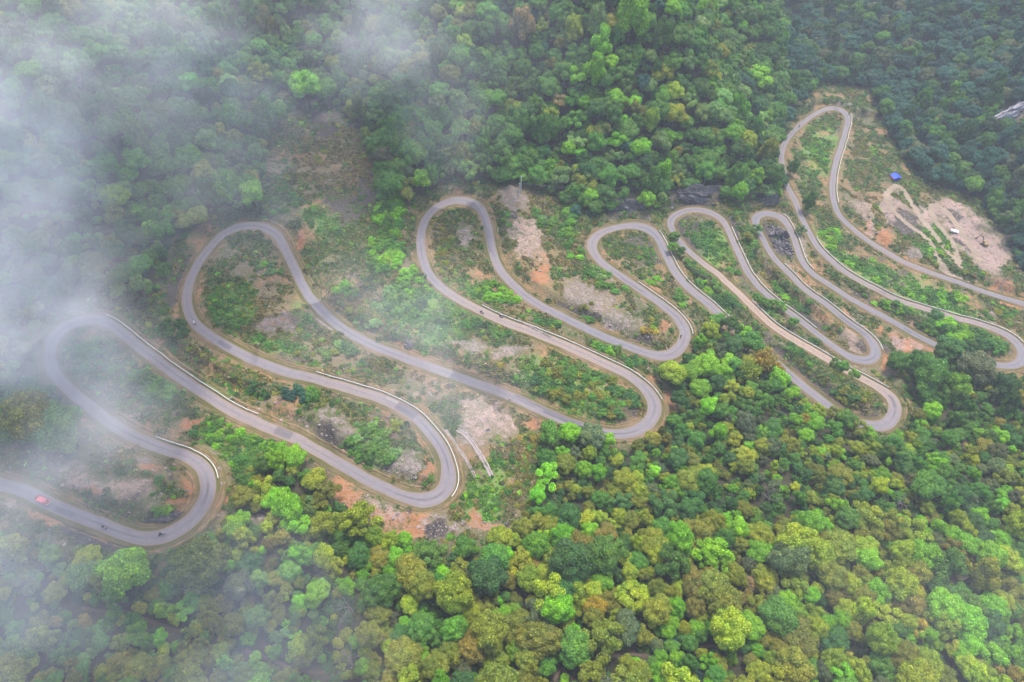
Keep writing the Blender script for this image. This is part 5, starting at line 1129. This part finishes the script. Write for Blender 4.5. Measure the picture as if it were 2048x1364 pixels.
def mist(u, v, f, a, b, c, den, lean):
    g = G(u, v); camp = np.array([0, 0, CAMH]); q = camp + (g - camp) * f
    bm = bmesh.new(); bmesh.ops.create_icosphere(bm, subdivisions=3, radius=1.0); me = bpy.data.meshes.new('mist'); bm.to_mesh(me); bm.free()
    key = 'drifting mist %.3f' % den; mt = bpy.data.materials.get(key) or mist_mat(key, den * MISTK, 0.056, 0.51); me.materials.append(mt)
    tag(obj('mist', me, None, q, (0, lean, 0), (a, b, c)), kind='stuff')
MISTK = 0.56
for q in MISTS: mist(*q)
m, nt, out = new_mat('air'); v = nt.nodes.new('ShaderNodeVolumePrincipled'); v.inputs['Density'].default_value = 0.00020; v.inputs['Color'].default_value = (0.86, 0.90, 1.0, 1); nt.links.new(v.outputs[0], out.inputs['Volume'])
x0, x1, y0, y1 = gx[0] - 5, gx[-1] + 5, -30.0, gy[-1] + 5; z0_ = float(TERR.min()) - 1; z1_ = max(float(TERR.max()) + 15, CAMH + 15)
bm = bmesh.new(); bmesh.ops.create_cube(bm, size=1.0); me = bpy.data.meshes.new('haze'); bm.to_mesh(me); bm.free(); me.materials.append(m)
hz = obj('haze', me, None, ((x0 + x1) / 2, (y0 + y1) / 2, (z0_ + z1_) / 2), None, (x1 - x0, y1 - y0, z1_ - z0_)); tag(hz, kind='stuff')

EXPO = 1.62
# ------------------------------------------------------------------ light, air, camera
world = bpy.data.worlds.new('World'); scene.world = world; world.use_nodes = True
nt = world.node_tree; bg = nt.nodes['Background']
sky = nt.nodes.new('ShaderNodeTexSky'); sky.sky_type = 'NISHITA'; sky.sun_disc = False
SUN_EL, SUN_AZ = math.radians(70), math.radians(20)          # azimuth from +y towards +x
sky.sun_elevation = SUN_EL; sky.sun_rotation = SUN_AZ; sky.air_density = 1.0; sky.dust_density = 3.0; sky.ozone_density = 1.0
nt.links.new(sky.outputs[0], bg.inputs[0]); bg.inputs[1].default_value = 0.14
sun = bpy.data.lights.new('sun', 'SUN'); sun.energy = 1.5; sun.angle = math.radians(14); sun.color = (1.0, 0.96, 0.90)
so = bpy.data.objects.new('sun', sun); COL.objects.link(so)
dirv = Vector((math.sin(SUN_AZ) * math.cos(SUN_EL), math.cos(SUN_AZ) * math.cos(SUN_EL), math.sin(SUN_EL)))
so.rotation_euler = dirv.to_track_quat('Z', 'Y').to_euler(); so.location = (0, 0, 400)

cam = bpy.data.cameras.new('camera'); cam.lens = 24; cam.sensor_width = 36; cam.clip_start = 1; cam.clip_end = 4000
co = bpy.data.objects.new('camera', cam); COL.objects.link(co); co.location = (0, 0, CAMH); co.rotation_euler = (math.radians(90) - PITCH, 0, 0)
scene.camera = co
vs = scene.view_settings; scene.display_settings.display_device = 'sRGB'; vs.view_transform = 'Standard'; vs.look = 'None'; vs.exposure = EXPO; vs.gamma = 1
cy = scene.cycles
cy.max_bounces = 8; cy.diffuse_bounces = 3; cy.glossy_bounces = 1; cy.transmission_bounces = 3; cy.transparent_max_bounces = 4; cy.volume_bounces = 8
cy.use_denoising = True; cy.use_adaptive_sampling = True; cy.adaptive_threshold = 0.02; cy.caustics_reflective = False; cy.caustics_refractive = False
cy.volume_step_rate = 1.0; cy.volume_max_steps = 256
